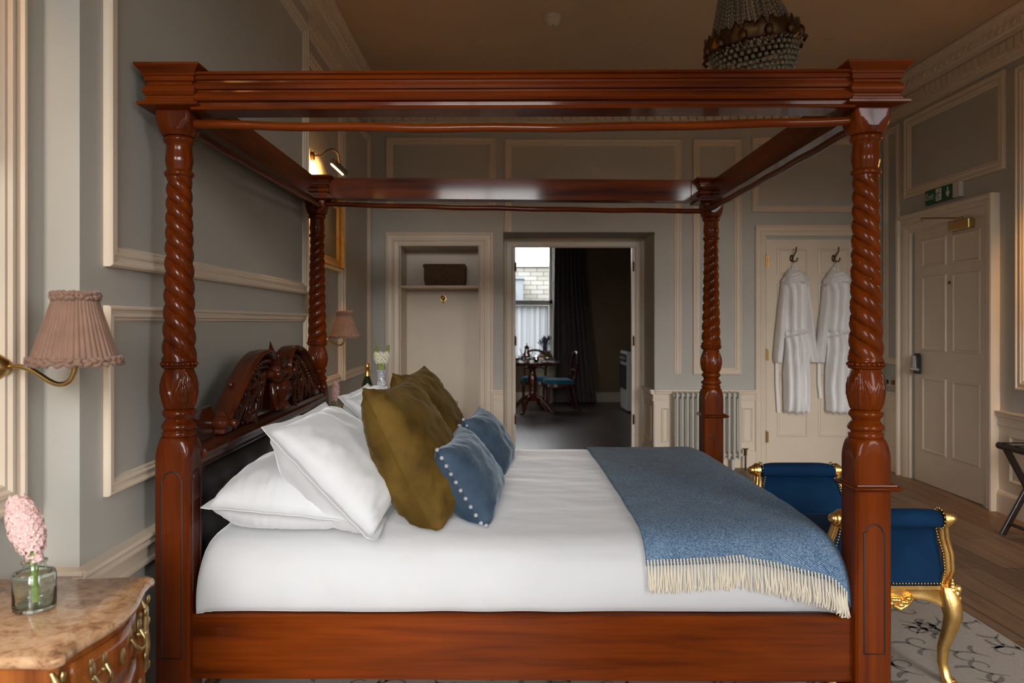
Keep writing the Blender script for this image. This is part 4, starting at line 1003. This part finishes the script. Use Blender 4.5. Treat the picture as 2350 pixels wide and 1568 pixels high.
apron((BCX-.205, YA+.0, 0), (BCX+.205, YA+.0, 0)); apron((BCX+.205, YBb, 0), (BCX-.205, YBb, 0)); apron((BCX+.205, YA+.03, 0), (BCX+.205, YBb-.03, 0)); apron((BCX-.205, YBb-.03, 0), (BCX-.205, YA+.03, 0))
for sx in (-1, 1):
    for (Y, sy) in ((YA, -1), (YBb, 1)):
        q = MB(); zs = [(0.0,.012,.024), (.008,.013,.026), (.025,.002,.017), (.07,-.007,.0155), (.13,-.004,.019), (.19,.010,.023), (.245,.020,.028), (.285,.016,.033), (.325,.008,.034), (.355,.002,.028)]
        secs = []
        for z, o_, r in zs:
            c = (BCX+sx*(.208+o_), Y+sy*(.002+o_*.8)); secs.append(sup(c, r, z+RUGT, 3, 20))
        q.loft(secs)
        for k in range(6): q.sphere((BCX+sx*(.236+.006*(k % 2)), Y+sy*(.028), .26+k*.018+RUGT), .013, 8, 6, (1,.8,1.3))
        for k in range(4): q.sphere((BCX+sx*(.222), Y+sy*(.022), .345+.012*k+RUGT), .016-.003*k, 8, 6)
        q.sphere((BCX+sx*.224, Y+sy*.014, .012+RUGT), .014, 10, 6, (1.3,1.3,.8))
        obj('leg', q, gold, bn, smooth=60)

# ---------------------------------------------------------------- luggage rack
lr = thing('luggage_rack', 'dark wooden folding luggage rack with crossed legs by the right wall', 'luggage rack', (3.27, 4.47, 0))
for yy in (4.25, 4.69):
    for d in (1, -1):
        b = MB(); x0, x1 = (3.12, 3.42) if d > 0 else (3.42, 3.12); yo = yy+(.012 if d > 0 else -.012)
        p0, p1 = Vector((x0, yo, 0)), Vector((x1 if True else x1, yo, .56)); t_ = (p1-p0).normalized(); nn = Vector((t_.z, 0, -t_.x))*.019
        b.loft([[p0+nn+Vector((0,-.011,0)), p0-nn+Vector((0,-.011,0)), p0-nn+Vector((0,.011,0)), p0+nn+Vector((0,.011,0))], [p1+nn+Vector((0,-.011,0)), p1-nn+Vector((0,-.011,0)), p1-nn+Vector((0,.011,0)), p1+nn+Vector((0,.011,0))]])
        for v in range(len(b.v)):
            x, y, z = b.v[v]; b.v[v] = (x, y, max(z, .001))
        obj('leg', b, dk_wood, lr, bevel=.003)
for x in (3.11, 3.43):
    b = MB(); b.tube([(x, 4.22, .56), (x, 4.72, .56)], .022, 10); obj('top_bar', b, dk_wood, lr, smooth=40)
for x in (3.16, 3.38):
    b = MB(); b.tube([(x, 4.25, .075), (x, 4.69, .075)], .011, 8); obj('stretcher', b, dk_wood, lr, smooth=40)
for k, yy in enumerate((4.28, 4.40, 4.54, 4.66)):
    b = MB(); b.box(3.10, 3.44, yy-.02, yy+.02, .580, .585); obj('strap', b, black_m, lr)

# ---------------------------------------------------------------- bedside chests
def chest(x0, y0, y1, zt, label, full=True):
    """front faces +X, back against the left wall"""
    xf = lambda v: .055*math.sin(PI*(v)) if False else 0
    D = .40; cx = x0
    t = thing('bombe_chest', label, 'bedside chest', (x0+.2, (y0+y1)/2, 0), 'marble topped bedside chests')
    yc, hw = (y0+y1)/2, (y1-y0)/2
    def front(u):      # serpentine front outline, u in -1..1 along y
        return x0+D*(.86+.14*math.cos(PI*u)*.9)-.0+.03*abs(u)**6
    def outline(inset=0):
        pts = [(x0+.003, y1-inset), ]
        n = 30
        side = []
        # far side curve
        for i in range(1, 6):
            f = i/6; pts.append((x0+f*(D*.93), y1-inset-.012*math.sin(PI*f)))
        for i in range(n+1):
            u = 1-2*i/n; k = abs(u)
            x = x0+D*(.945+.045*math.cos(PI*u)+.03*k**8)-inset-(.018*max(0, (k-.93)/.07)**2)
            pts.append((x, yc+u*(hw-inset)))
        for i in range(5, 0, -1):
            f = i/6; pts.append((x0+f*(D*.93), y0+inset+.012*math.sin(PI*f)))
        pts.append((x0+.003, y0+inset)); return pts
    b = MB(); tp_ = .026
    b.loft([[(x, y, zt-tp_) for x, y in outline(.010)], [(x, y, zt-tp_+.006) for x, y in outline(.002)], [(x, y, zt-.012) for x, y in outline(0)], [(x, y, zt-.004) for x, y in outline(.002)], [(x, y, zt) for x, y in outline(.008)]])
    obj('marble_top', b, marble, t, smooth=50)
    b = MB(); rows = []
    for z, ins in ((.16,.050), (.22,.036), (.34,.020), (.46,.016), (.56,.019), (.64,.022), (zt-tp_,.022)): rows.append([(x, y, z) for x, y in outline(ins)])
    b.loft(rows); body = obj('body', b, chest_w, t, smooth=50)
    # drawer lines and handles on the front
    for z0, z1 in ((.19,.375), (.39,.555), (.57,.675)):
        def fx_(u, z): 
            ins = .024; k = abs(u); return x0+D*(.945+.045*math.cos(PI*u)+.03*k**8)-ins
        q = MB()
        def dr(u, v): uu = -.74+1.48*u; z = z0+(z1-z0)*v; return (fx_(uu, z)+.004, yc+uu*(hw-.024), z)
        q.grid(dr, 20, 4); dw = obj('drawer', q, chest_w, t, smooth=60, solid=.008)
        for uu in (-.42, .42):
            q = MB(); X = fx_(uu, 0)+.012; Yh = yc+uu*(hw-.024); zm = (z0+z1)/2+.012
            for s in (-1, 1):
                q.sphere((X, Yh+s*.026, zm+.01), .010, 8, 6, (.5,1,1.7)); q.sphere((X, Yh+s*.032, zm+.028), .007, 8, 6, (.5,1,1.4)); q.sphere((X, Yh+s*.020, zm-.008), .007, 8, 6)
            q.tube([(X+.003, Yh-.026, zm), (X+.014, Yh-.024, zm-.018), (X+.018, Yh-.010, zm-.030), (X+.018, Yh+.010, zm-.030), (X+.014, Yh+.024, zm-.018), (X+.003, Yh+.026, zm)], .0045, 8); obj('drawer_handle', q, ormolu, dw, smooth=60)
        q = MB(); X = fx_(0, 0)+.010; q.sphere((X, yc, (z0+z1)/2), .012, 8, 6, (.3,1,1.7)); obj('keyhole_plate', q, ormolu, dw, smooth=60)
    for s in (-1, 1):
        q = MB(); Yk = yc+s*(hw-.030); Xk = x0+D*.90-.014
        q.tube([(Xk-.01, Yk, zt-.04), (Xk+.004, Yk, zt-.07), (Xk+.002, Yk, zt-.11), (Xk+.008, Yk, zt-.16), (Xk+.004, Yk, zt-.22)], lambda u: .005+.005*math.sin(u*PI), 8)
        for k in range(7): q.sphere((Xk+.008, Yk+((-1)**k)*.007, zt-.05-.026*k), .0075, 8, 6, (.7,1,1.5))
        obj('corner_mount', q, ormolu, t, smooth=60)
    for (lx, ly) in ((x0+.05, y0+.06), (x0+.05, y1-.06), (x0+D*.80, y0+.06), (x0+D*.80, y1-.06)):
        q = MB(); q.loft([sup((lx+.012*(lx > x0+.1), ly), .014, .001, 2.5, 12), sup((lx-.004, ly), .012, .05, 2.5, 12), sup((lx, ly), .018, .11, 2.5, 12), sup((lx, ly), .028, .165, 2.5, 12)]); obj('leg', q, chest_w, t, smooth=60)
    return t
_c = chest(XL+.035, 1.355, 1.81, .72, 'marble topped bedside chest in the left foreground holding a pink hyacinth'); _c.rotation_euler[2] = math.radians(4)
chest(XL+.045, 4.72, 5.42, .72, 'marble topped bedside chest on the far side of the bed, holding vases and a bottle')

def hyacinth(mb, base, top, r, n, seed, fs=.014):
    rnd = random.Random(seed); base, top = Vector(base), Vector(top); ax = (top-base); Lh = ax.length; ax.normalize(); p = ax.orthogonal().normalized(); q = ax.cross(p)
    for i in range(n):
        u = (i+.5)/n; a = i*2.399; rr = r*(math.sin(PI*(.12+.80*u))**.6); c = base+ax*Lh*u+p*math.cos(a)*rr+q*math.sin(a)*rr
        nrm = (p*math.cos(a)+q*math.sin(a)+ax*rnd.uniform(-.3,.5)).normalized(); t1 = nrm.orthogonal().normalized(); t2 = nrm.cross(t1); a0 = rnd.uniform(0, 1); k = fs*rnd.uniform(.85,1.15)
        for j in range(6):
            th_ = a0+j*PI/3; d = t1*math.cos(th_)+t2*math.sin(th_); e = nrm.cross(d)
            mb.add([c, c+d*k*.5+e*k*.26+nrm*k*.3, c+d*k*1.05-nrm*k*.05, c+d*k*.5-e*k*.26+nrm*k*.3], [(0,1,2,3)])
        mb.tube([base+ax*Lh*u, c], .0022, 4, caps=False); mb.sphere(c, fs*.3, 5, 4)
# near pink hyacinth in a glass bottle
bx, by, bz = -.997, 1.605, .7205
t = thing('glass_bottle', 'round clear glass bottle on the foreground marble top holding a pink hyacinth', 'vase', (bx, by, bz))
b = MB(); op = [(.030,0), (.040,.002), (.0415,.01), (.0415,.072), (.038,.080), (.024,.084), (.0215,.088), (.0215,.098), (.025,.100), (.025,.103), (.0195,.103), (.019,.088), (.023,.082), (.036,.077), (.0385,.070), (.0385,.012), (.036,.008), (.004,.008)]
b.lathe(op, (bx, by, bz), 40); obj('bottle', b, glass, t, smooth=50)
t = thing('pink_hyacinth', 'pink hyacinth leaning in the glass bottle beside the foreground lampshade', 'flower', (bx, by, bz+.01))
b = MB(); b.tube([(bx+.004, by, bz+.012), (bx, by, bz+.06), (bx-.002, by, bz+.12), (bx-.018, by, bz+.19)], .0085, 10); obj('stem', b, green, t, smooth=60)
b = MB(); hyacinth(b, (bx-.002, by, bz+.125), (bx-.038, by, bz+.232), .030, 110, 1); obj('blossom', b, pink, t)
b = MB(); hyacinth(b, (bx+.0, by, bz+.100), (bx-.0, by, bz+.122), .013, 7, 4); obj('lower_florets', b, pink, t)
# far chest objects
bx, by, bz = fx(768, 4.9), 4.9, .7205
t = thing('glass_bottle', 'small glass bottle on the far chest beside the back bedpost', 'vase', (bx, by, bz)); b = MB(); b.lathe([(r*.85, z*.9) for r, z in op], (bx, by, bz), 32); obj('bottle', b, glass, t, smooth=50)
t = thing('pink_hyacinth', 'pink hyacinth on the far chest beside the back bedpost', 'flower', (bx, by, bz+.01))
b = MB(); b.tube([(bx, by, bz+.012), (bx, by, bz+.16)], .007, 8); obj('stem', b, green, t, smooth=60)
b = MB(); hyacinth(b, (bx, by, bz+.10), (bx+.01, by, bz+.225), .022, 70, 3, .012); obj('blossom', b, pink, t)
t = thing('champagne_bottle', 'dark green champagne bottle with orange foil neck on the far chest', 'bottle', (fx(843, 5.12), 5.12, bz))
c = (fx(843, 5.12), 5.12, bz)
b = MB(); b.lathe([(.036,0), (.0415,.004), (.042,.02), (.042,.155), (.038,.185), (.026,.22), (.017,.245)], c, 32); obj('glass_body', b, bottle_g, t, smooth=60)
b = MB(); b.lathe([(.022,.228), (.0165,.246), (.0145,.27), (.0150,.298), (.0175,.302), (.0175,.312), (.0165,.325), (.010,.331)], c, 28); obj('foil', b, foil, t, smooth=60)
c = (fx(875, 5.22), 5.22, bz)
t = thing('ceramic_vase', 'blue and white patterned ceramic vase on the far chest holding white hyacinths', 'vase', c)
b = MB(); b.lathe([(.05,0), (.062,.01), (.068,.05), (.067,.10), (.058,.14), (.040,.18), (.029,.21), (.027,.235), (.035,.268), (.044,.277), (.044,.281), (.036,.278), (.024,.25), (.02,.2)], c, 40); obj('body', b, ceramic, t, smooth=60)
t = thing('white_hyacinths', 'white hyacinth stems standing in the blue and white vase', 'flowers', (c[0], c[1], c[2]+.25))
b = MB(); b2 = MB(); b3 = MB()
for dx_, tx in ((-.012, -.035), (.012, .042), (0, 0)):
    b.tube([(c[0]+dx_*.5, c[1], c[2]+.18), (c[0]+dx_, c[1], c[2]+.30), (c[0]+tx*.6, c[1], c[2]+.36)], .0075, 8)
    hyacinth(b2, (c[0]+tx*.45, c[1], c[2]+.325), (c[0]+tx, c[1], c[2]+.40), .022, 34, int(tx*1000)+90, .013)
    if tx: hyacinth(b3, (c[0]+tx, c[1], c[2]+.395), (c[0]+tx*1.15, c[1], c[2]+.45), .013, 16, 5, .009)
obj('stem', b, green, t, smooth=60); obj('blossom', b2, white_p, t); obj('green_buds', b3, green, t)

# ---------------------------------------------------------------- wall lamps
def sconce(Y, label, dim=False):
    sx = -1.037
    t = thing('wall_lamp', label, 'wall lamp', (XL, Y, 1.22), 'swan arm wall lamps')
    b = MB()
    def sh(u, v):
        a = 2*PI*u; r = .047+(.097-.047)*(1-v)**1.05; r *= 1+.022*math.cos(a*44)+.010*math.cos(a*13+2)
        return (sx+r*math.cos(a), Y+r*math.sin(a), 1.232+.160*v)
    b.grid(sh, 264, 8, wrapu=True); obj('lampshade', b, shade_m, t, smooth=80, solid=.0025)
    for (r, z, tr, nm) in ((.049, 1.394, .0075, 'top_ruffle'), (.099, 1.236, .0075, 'bottom_ruffle')):
        b = MB()
        for lay in (0, 1):
            pts = []
            for k in range(145):
                a = 2*PI*k/144; w = .004*math.sin(a*(30+lay*7)+lay)+.003*noise.noise((a*9, lay, r*50)); pts.append((sx+(r+w)*math.cos(a), Y+(r+w)*math.sin(a), z+(lay-.5)*.009+.0035*math.sin(a*(23+lay*9))))
            b.tube(pts, tr*.75, 8)
        obj(nm, b, shade_m, t, smooth=80)
    b = MB(); b.tube([(XL+.014, Y, 1.222), (XL+.05, Y, 1.225), (XL+.085, Y, 1.212), (XL+.118, Y, 1.186), (XL+.145, Y, 1.176), (XL+.168, Y, 1.184), (sx-.001, Y, 1.205), (sx, Y, 1.25)], .0068, 12); obj('arm', b, brass, t, smooth=60, sub=1)
    b = MB(); b.tube([(XL, Y, 1.222), (XL+.010, Y, 1.222), (XL+.022, Y, 1.222)], lambda u: .034*(1-u*.6), 20); obj('back_plate', b, brass, t, smooth=60)
    b = MB(); b.lathe([(.010,1.25), (.014,1.255), (.014,1.31), (.010,1.315)], (sx, Y, 0), 16); obj('lamp_holder', b, brass, t, smooth=50)
sconce(1.83, 'brass wall lamp with pleated mushroom shade in the left foreground')
sconce(4.95, 'brass wall lamp with pleated shade beyond the back left bedpost')

# ---------------------------------------------------------------- picture and picture lights
def picture(M, a0, a1, z0, z1, label, name='framed_painting'):
    c = M((a0+a1)/2, z0, 0); t = thing(name, label, 'painting', c)
    b = MB(); b.frame(M, a0, a1, z0, z1, [(0,.0), (0,.035), (.012,.055), (.024,.058), (.034,.044), (.05,.036), (.06,.028), (.075,.030), (.085,.018), (.09,.012)]); b.prism([(a0+.005, z0+.005), (a1-.005, z0+.005), (a1-.005, z1-.005), (a0+.005, z1-.005)], M, .001, .008); obj('gilt_frame', b, gold, t, smooth=30)
    b = MB(); b.prism([(a0+.085, z0+.085), (a1-.085, z0+.085), (a1-.085, z1-.085), (a0+.085, z1-.085)], M, .009, .014); obj('canvas', b, canvas_m, t)
picture(M_left, 4.80, 5.56, 1.70, 2.24, 'gilt framed painting on the left wall beyond the back bedpost')
def piclight(M, a, z, label, e=5, spot=True):
    c = M(a, z, 0); t = thing('picture_light', label, 'picture light', c)
    b = MB(); b.tube([M(a, z+.06, 0), M(a, z+.06, .02)], .028, 12); b.tube([M(a, z+.06, .02), M(a, z+.065, .07), M(a+.02, z+.10, .10), M(a+.04, z+.115, .13), M(a+.06, z+.09, .16), M(a+.07, z+.03, .17), M(a+.07, z+.012, .17)], .006, 8); obj('arm', b, brass_dk, t, smooth=60)
    b = MB(); b.tube([M(a-.13, z, .17), M(a+.23, z, .17)], .018, 14); obj('hood', b, brass_dk, t, smooth=50)
    b = MB(); b.tube([M(a-.11, z-.014, .158), M(a+.21, z-.014, .158)], .0075, 8); obj('lamp_tube', b, lampglow, t)
    l = bpy.data.lights.new('picture_lamp', 'AREA'); l.shape = 'RECTANGLE'; l.size = .30; l.size_y = .03; l.energy = e; l.color = (1, .50, .14); l.spread = math.radians(150)
    o = bpy.data.objects.new('picture_lamp', l); C.objects.link(o); p = Vector(M(a+.05, z-.026, .150)); o.location = p
    d = Vector(M(a+.05, z-.12, 0))-p; o.rotation_euler = d.to_track_quat('-Z', 'Y').to_euler()
    # long side along the wall
    q = d.to_track_quat('-Z', 'Y'); xax = q @ Vector((1,0,0)); al = Vector(M(1,0,0))-Vector(M(0,0,0)); yax = q @ Vector((0,1,0)); 
    if abs(xax.dot(al)) < abs(yax.dot(al)): l.size, l.size_y = l.size_y, l.size
piclight(M_left, 4.80, 2.33, 'bronze picture light glowing above the gilt framed painting', 11)
picture(M_right, 3.75, 4.75, 1.35, 2.12, 'gilt framed painting on the right wall above the luggage rack')
piclight(M_right, 4.30, 2.27, 'bronze picture light above the painting on the right wall', 20)
picture(M_left, .75, 1.65, 1.75, 2.35, 'gilt framed painting on the left wall above the foreground lamp')
piclight(M_left, 1.15, 2.48, 'bronze picture light above the painting in the left foreground', 9)

# ---------------------------------------------------------------- dining room beyond the doorway
YD = 12.6
b = MB(); WX0, WX1, WZ0_, WZ1_ = -.30, .875, .72, 2.92
b.box(-1.9, WX0, YD, YD+.3, 0, 3.2); b.box(WX1, 2.6, YD, YD+.3, 0, 3.2); b.box(WX0, WX1, YD, YD+.3, 0, WZ0_); b.box(WX0, WX1, YD, YD+.3, WZ1_, 3.2); struct('wall_dining_far', b, din_wall)
b = MB(); b.box(-1.9, -1.7, 7.46, YD, 0, 3.2); struct('wall_dining_left', b, din_wall)
b = MB(); b.box(2.4, 2.6, 7.46, YD, 0, 3.2); struct('wall_dining_right', b, din_wall)
b = MB(); b.box(-1.9, 2.6, 7.46, YD+.3, 3.2, 3.3); struct('ceiling', b, din_wall)
b = MB(); b.run(lambda a, z, d: (a, YD-d, z), -1.7, 2.4, [(0,0), (0,.022), (.14,.022), (.16,.012), (.165,0)]); struct('baseboard_dining', b, din_cream)
b = MB(); y0, y1 = YD+.10, YD+.15
for z0_, z1_, yo in ((1.62, WZ1_, .03), (WZ0_, 1.70, 0)):
    b.box(WX0, WX0+.06, y0+yo, y1+yo, z0_, z1_); b.box(WX1-.085, WX1-.03, y0+yo, y1+yo, z0_, z1_); b.box(WX0, WX1, y0+yo, y1+yo, z0_, z0_+.06); b.box(WX0, WX1, y0+yo, y1+yo, z1_-.055, z1_)
b.box(WX1-.03, WX1, YD+.001, YD+.29, WZ0_, WZ1_); b.box(WX0-.03, WX1+.03, YD-.02, YD+.09, WZ0_-.03, WZ0_)
wn = struct('window_1', b, sash_m)
b = MB(); b.box(WX0+.05, WX1-.08, YD+.148, YD+.152, 1.67, WZ1_-.05); gl = mat('window_glass', (1,1,1), 0, trans=1, spec=.1)
P_(gl).inputs['IOR'].default_value = 1.02; obj('pane', b, gl, wn)
b = MB(); b.grid(lambda u, v: (WX0+.02+(WX1-.12-WX0)*u*(1-.0*v)+(.03*(v < .3)*(u > .9)), YD+.06+.018*math.sin(u*62)+.006*math.sin(u*150), WZ0_+.01+(1.60-WZ0_)*v), 200, 6); tag(obj('net_curtain', b, lace, smooth=180), 'white net curtain over the lower half of the dining room window', 'curtain')
b = MB(); tie = lambda v: 1
def drp(u, v):
    z = .012+3.0*v; lx = .845-.02*(1-v)+.01; rx = 1.33 if v > .75 else 1.33+.22*((.75-v)/.75)**1.2
    x = lx+(rx-lx)*u; return (x, YD-.13-.05*math.sin(u*44+.7*math.sin(v*4))-.05*(1-v)*u-.018*math.sin(u*97), z)
b.grid(drp, 240, 14); tag(obj('drape_curtain', b, drape_m, smooth=180), 'long brown drape gathered beside the dining room window', 'curtain')
b = MB(); b.tube([(WX0-.4, YD-.16, 3.03), (1.5, YD-.16, 3.03)], .018, 10); b.sphere((1.52, YD-.16, 3.03), .035, 10, 8); tag(obj('curtain_pole', b, brass_dk, smooth=60), 'dark curtain pole above the dining room window', 'curtain pole')
# outside: slate mansard with dormer
bld = thing('slate_roofed_building', 'building with weathered slate roof and pale dormer seen through the dining room window', 'building', (.5, 17.3, -6))
b = MB(); b.add([(-6, 16.9, -1), (8, 16.9, -1), (8, 17.5, 2.66), (-6, 17.5, 2.66)], [(0,1,2,3)]); b.box(-6, 8, 17.52, 22, -6, 2.62); obj('slate_roof', b, slate_m, bld)
b = MB(); b.box(-6, 8, 17.40, 17.62, 2.62, 2.72); obj('ridge_coping', b, white_pl, bld)
dX = fx(1200, 16.7)
b = MB(); b.box(-.75, dX, 16.55, 17.4, .2, 2.28); b.box(-.80, dX+.03, 16.50, 17.4, 2.28, 2.34); dm = obj('dormer', b, dormer_m, bld)
b = MB(); b.box(-.30, dX-.16, 16.53, 16.55, .6, 1.98); b.box(-.28, dX-.18, 16.53, 16.55, 1.98, 2.06); obj('dormer_pane', b, dormer_g, dm)
b = MB(); b.box(-.30, dX-.13, 16.515, 16.53, 1.42, 1.46); obj('glazing_bar', b, white_s, dm)

# round table
tx, ty, tz = .44, 11.05, .752
t = thing('pedestal_table', 'dark round pedestal table laid for tea in the dining room', 'table', (tx, ty, 0))
b = MB(); b.lathe([(.34,tz-.05), (.37,tz-.045), (.375,tz-.03), (.40,tz-.026), (.405,tz-.012), (.40,tz), (.01,tz)], (tx, ty, 0), 48); obj('tabletop', b, chair_w, t, smooth=40)
b = MB(); b.lathe([(.10,.18), (.11,.22), (.06,.26), (.045,.32), (.06,.42), (.075,.50), (.05,.58), (.045,.64), (.09,.70)], (tx, ty, 0), 28); obj('pedestal', b, chair_w, t, smooth=60)
for k in range(4):
    a = PI/4+k*PI/2+.3; q = MB(); q.tube([(tx+r*math.cos(a), ty+r*math.sin(a), z) for r, z in ((.05,.24), (.14,.22), (.24,.12), (.32,.03), (.37,.022))], lambda u: .03-.01*u, 8); obj('leg', q, chair_w, t, smooth=60)
def cup(x, y, label):
    t = thing('teacup', label, 'cup', (x, y, tz), 'tea cups on the round table')
    b = MB(); b.lathe([(.02,tz+.0005), (.07,tz+.010), (.072,tz+.013), (.02,tz+.006)], (x, y, 0), 20); obj('saucer', b, white_pl, t, smooth=60)
    b = MB(); b.lathe([(.018,tz+.008), (.03,tz+.02), (.038,tz+.05), (.042,tz+.065), (.038,tz+.064), (.026,tz+.022)], (x, y, 0), 20); obj('cup_bowl', b, silver, t, smooth=60)
cup(tx+.20, ty-.18, 'tea cup on the round table, on the side nearest the curtain'); cup(tx-.08, ty-.27, 'tea cup at the front edge of the round table'); cup(tx+.05, ty+.02, 'tea cup near the middle of the round table beside the coffee pot'); cup(tx-.23, ty-.15, 'tea cup at the left of the round table by the door frame')
px_, py_ = fx(1209, 11.1), 11.12
t = thing('coffee_pot', 'tall ornate silver coffee pot silhouetted on the round table', 'coffee pot', (px_, py_, tz))
b = MB(); b.lathe([(.045,tz+.001), (.05,tz+.01), (.03,tz+.03), (.048,tz+.07), (.05,tz+.10), (.036,tz+.15), (.028,tz+.19), (.036,tz+.205)], (px_, py_, 0), 28); obj('body', b, silver, t, smooth=60)
b = MB(); b.lathe([(.036,tz+.205), (.03,tz+.222), (.012,tz+.235), (.008,tz+.245), (.013,tz+.255), (.004,tz+.27)], (px_, py_, 0), 20); obj('lid', b, silver, t, smooth=60)
b = MB(); b.tube([(px_+.03, py_, tz+.19), (px_+.065, py_, tz+.21), (px_+.09, py_, tz+.18), (px_+.085, py_, tz+.12), (px_+.045, py_, tz+.07)], .006, 8); obj('handle', b, silver, t, smooth=60)
b = MB(); b.tube([(px_-.04, py_, tz+.07), (px_-.075, py_, tz+.10), (px_-.085, py_, tz+.16), (px_-.105, py_, tz+.19)], lambda u: .011-.005*u, 8); obj('spout', b, silver, t, smooth=60)
b = MB(); b.lathe([(.02,tz+.0005), (.035,tz+.01), (.045,tz+.04), (.03,tz+.07), (.034,tz+.08), (.01,tz+.09)], (fx(1230, 11.1), 11.0, 0), 20); tag(obj('sugar_bowl', b, silver, smooth=60), 'small lidded silver sugar bowl beside the coffee pot', 'bowl')
# urn with lavender on a stand by the window
ux, uy = fx(1251, 12.35), 12.34
t = thing('cream_urn', 'large cream pottery urn with ochre rim in front of the dining room window', 'urn', (ux, uy, 0))
b = MB(); b.lathe([(.10,0), (.12,.02), (.10,.06), (.12,.20), (.17,.45), (.19,.60), (.18,.70), (.12,.76)], (ux, uy, 0), 32); obj('body', b, urn_m, t, smooth=60)
b = MB(); b.lathe([(.115,.75), (.118,.79), (.105,.80), (.085,.82), (.085,.86), (.093,.865), (.07,.862), (.02,.85)], (ux, uy, 0), 32); obj('rim', b, urn_b, t, smooth=50)
b = MB(); rnd = random.Random(9)
for i in range(46):
    a = rnd.uniform(0, 2*PI); sp_ = rnd.uniform(.01,.13); hh = rnd.uniform(.14,.25); p0 = Vector((ux+rnd.uniform(-.04,.04), uy, .85)); p1 = Vector((ux+sp_*math.cos(a), uy+sp_*math.sin(a)*.7, .86+hh)); b.tube([p0, p0.lerp(p1, .6), p1], .003, 4); 
    for k in range(3): q = p0.lerp(p1, .82+.09*k); b.sphere(q, .009, 5, 4, (1,1,1.6))
tag(obj('lavender', b, lav_m), 'bunch of dried lavender standing in the cream urn', 'flowers')
# dining chairs
def chair():
    t = thing('dining_chair', 'dark balloon back dining chair', 'chair', (0, 0, 0), 'balloon back dining chairs')
    b = MB(); b.loft([[(x*k, y*k-.0, z) for x, y in [(.22,.20), (.235,0), (.20,-.20), (0,-.225), (-.20,-.20), (-.235,0), (-.22,.20), (0,.215)]] for z, k in ((.415,1.0), (.44,1.02), (.465,.97), (.480,.8))]); obj('seat', b, seat_v, t, smooth=60)
    b = MB(); b.loft([[(x*k, y*k, z) for x, y in [(.22,.20), (.235,0), (.20,-.20), (0,-.225), (-.20,-.20), (-.235,0), (-.22,.20), (0,.215)]] for z, k in ((.365,.95), (.37,.99), (.415,1.0))]); obj('seat_frame', b, chair_w, t, smooth=50)
    for sx in (-1, 1):
        q = MB(); q.tube([(sx*.19, -.18, .38), (sx*.195, -.19, .28), (sx*.19, -.185, .12), (sx*.19, -.19, 0.001)], lambda u: .022-.008*u, 10); obj('leg', q, chair_w, t, smooth=60)
        q = MB(); q.tube([(sx*.19, .18, .40), (sx*.19, .20, .28), (sx*.19, .235, .12), (sx*.195, .30, 0.001)], lambda u: .020-.004*u, 10); obj('leg', q, chair_w, t, smooth=60)
    q = MB(); pts = [(-.19, .19, .42), (-.165, .21, .50), (-.17, .235, .60)]
    for i in range(17):
        a = PI+PI*.12-(PI+PI*.24)*i/16; pts.append((.215*math.cos(a), .25+.02*math.sin(a), .72+.165*math.sin(a)))
    pts += [(.17, .235, .60), (.165, .21, .50), (.19, .19, .42)]
    q.tube(pts, .019, 10); obj('back_frame', q, chair_w, t, smooth=60)
    q = MB(); q.tube([(-.155, .232, .60), (-.08, .245, .615), (0, .25, .60), (.08, .245, .615), (.155, .232, .60)], .013, 8); obj('back_rail', q, chair_w, t, smooth=60)
    return t
c0 = chair(); 
spots = [(.84, 11.33, -PI/2+.12, 'balloon back dining chair turned side-on at the right of the round table'), (.52, 11.80, .0, 'dark balloon back dining chair behind the round table, before the window'), (-.05, 11.45, PI/2, 'dark balloon back dining chair left of the round table, partly behind the door frame')]
for i, (x, y, rz, lab) in enumerate(spots):
    o = c0 if i == 0 else dup(c0); o.location = (x, y, 0); o.rotation_euler = (0, 0, rz); o['label'] = lab
# cooker
t = thing('white_cooker', 'white freestanding cooker with dark oven door in the dining room', 'cooker', (2.1, 11.3, 0))
b = MB(); b.box(1.82, 2.38, 11.02, 11.62, .03, .90); obj('body', b, cook_w, t, bevel=.006)
b = MB(); b.box(1.805, 1.82, 11.05, 11.59, .34, .70); obj('oven_door', b, black_m, t, bevel=.003)
b = MB(); b.box(1.805, 1.82, 11.05, 11.59, .74, .86); obj('control_panel', b, black_m, t, bevel=.003)
b = MB(); b.tube([(1.79, 11.08, .68), (1.79, 11.56, .68)], .008, 8); obj('door_handle', b, chrome, t, smooth=60)
b = MB()
for k in range(4): b.tube([(1.795, 11.12+k*.13, .80), (1.806, 11.12+k*.13, .80)], .018, 12)
obj('knobs', b, cook_w, t, smooth=60)
b = MB(); b.box(1.84, 2.36, 11.05, 11.60, .90, .92); obj('hob', b, black_m, t)
for yy in (11.05, 11.57):
    for xx in (1.86, 2.34):
        b = MB(); b.tube([(xx, yy+.01, 0), (xx, yy+.01, .04)], .015, 10); obj('foot', b, black_m, t)
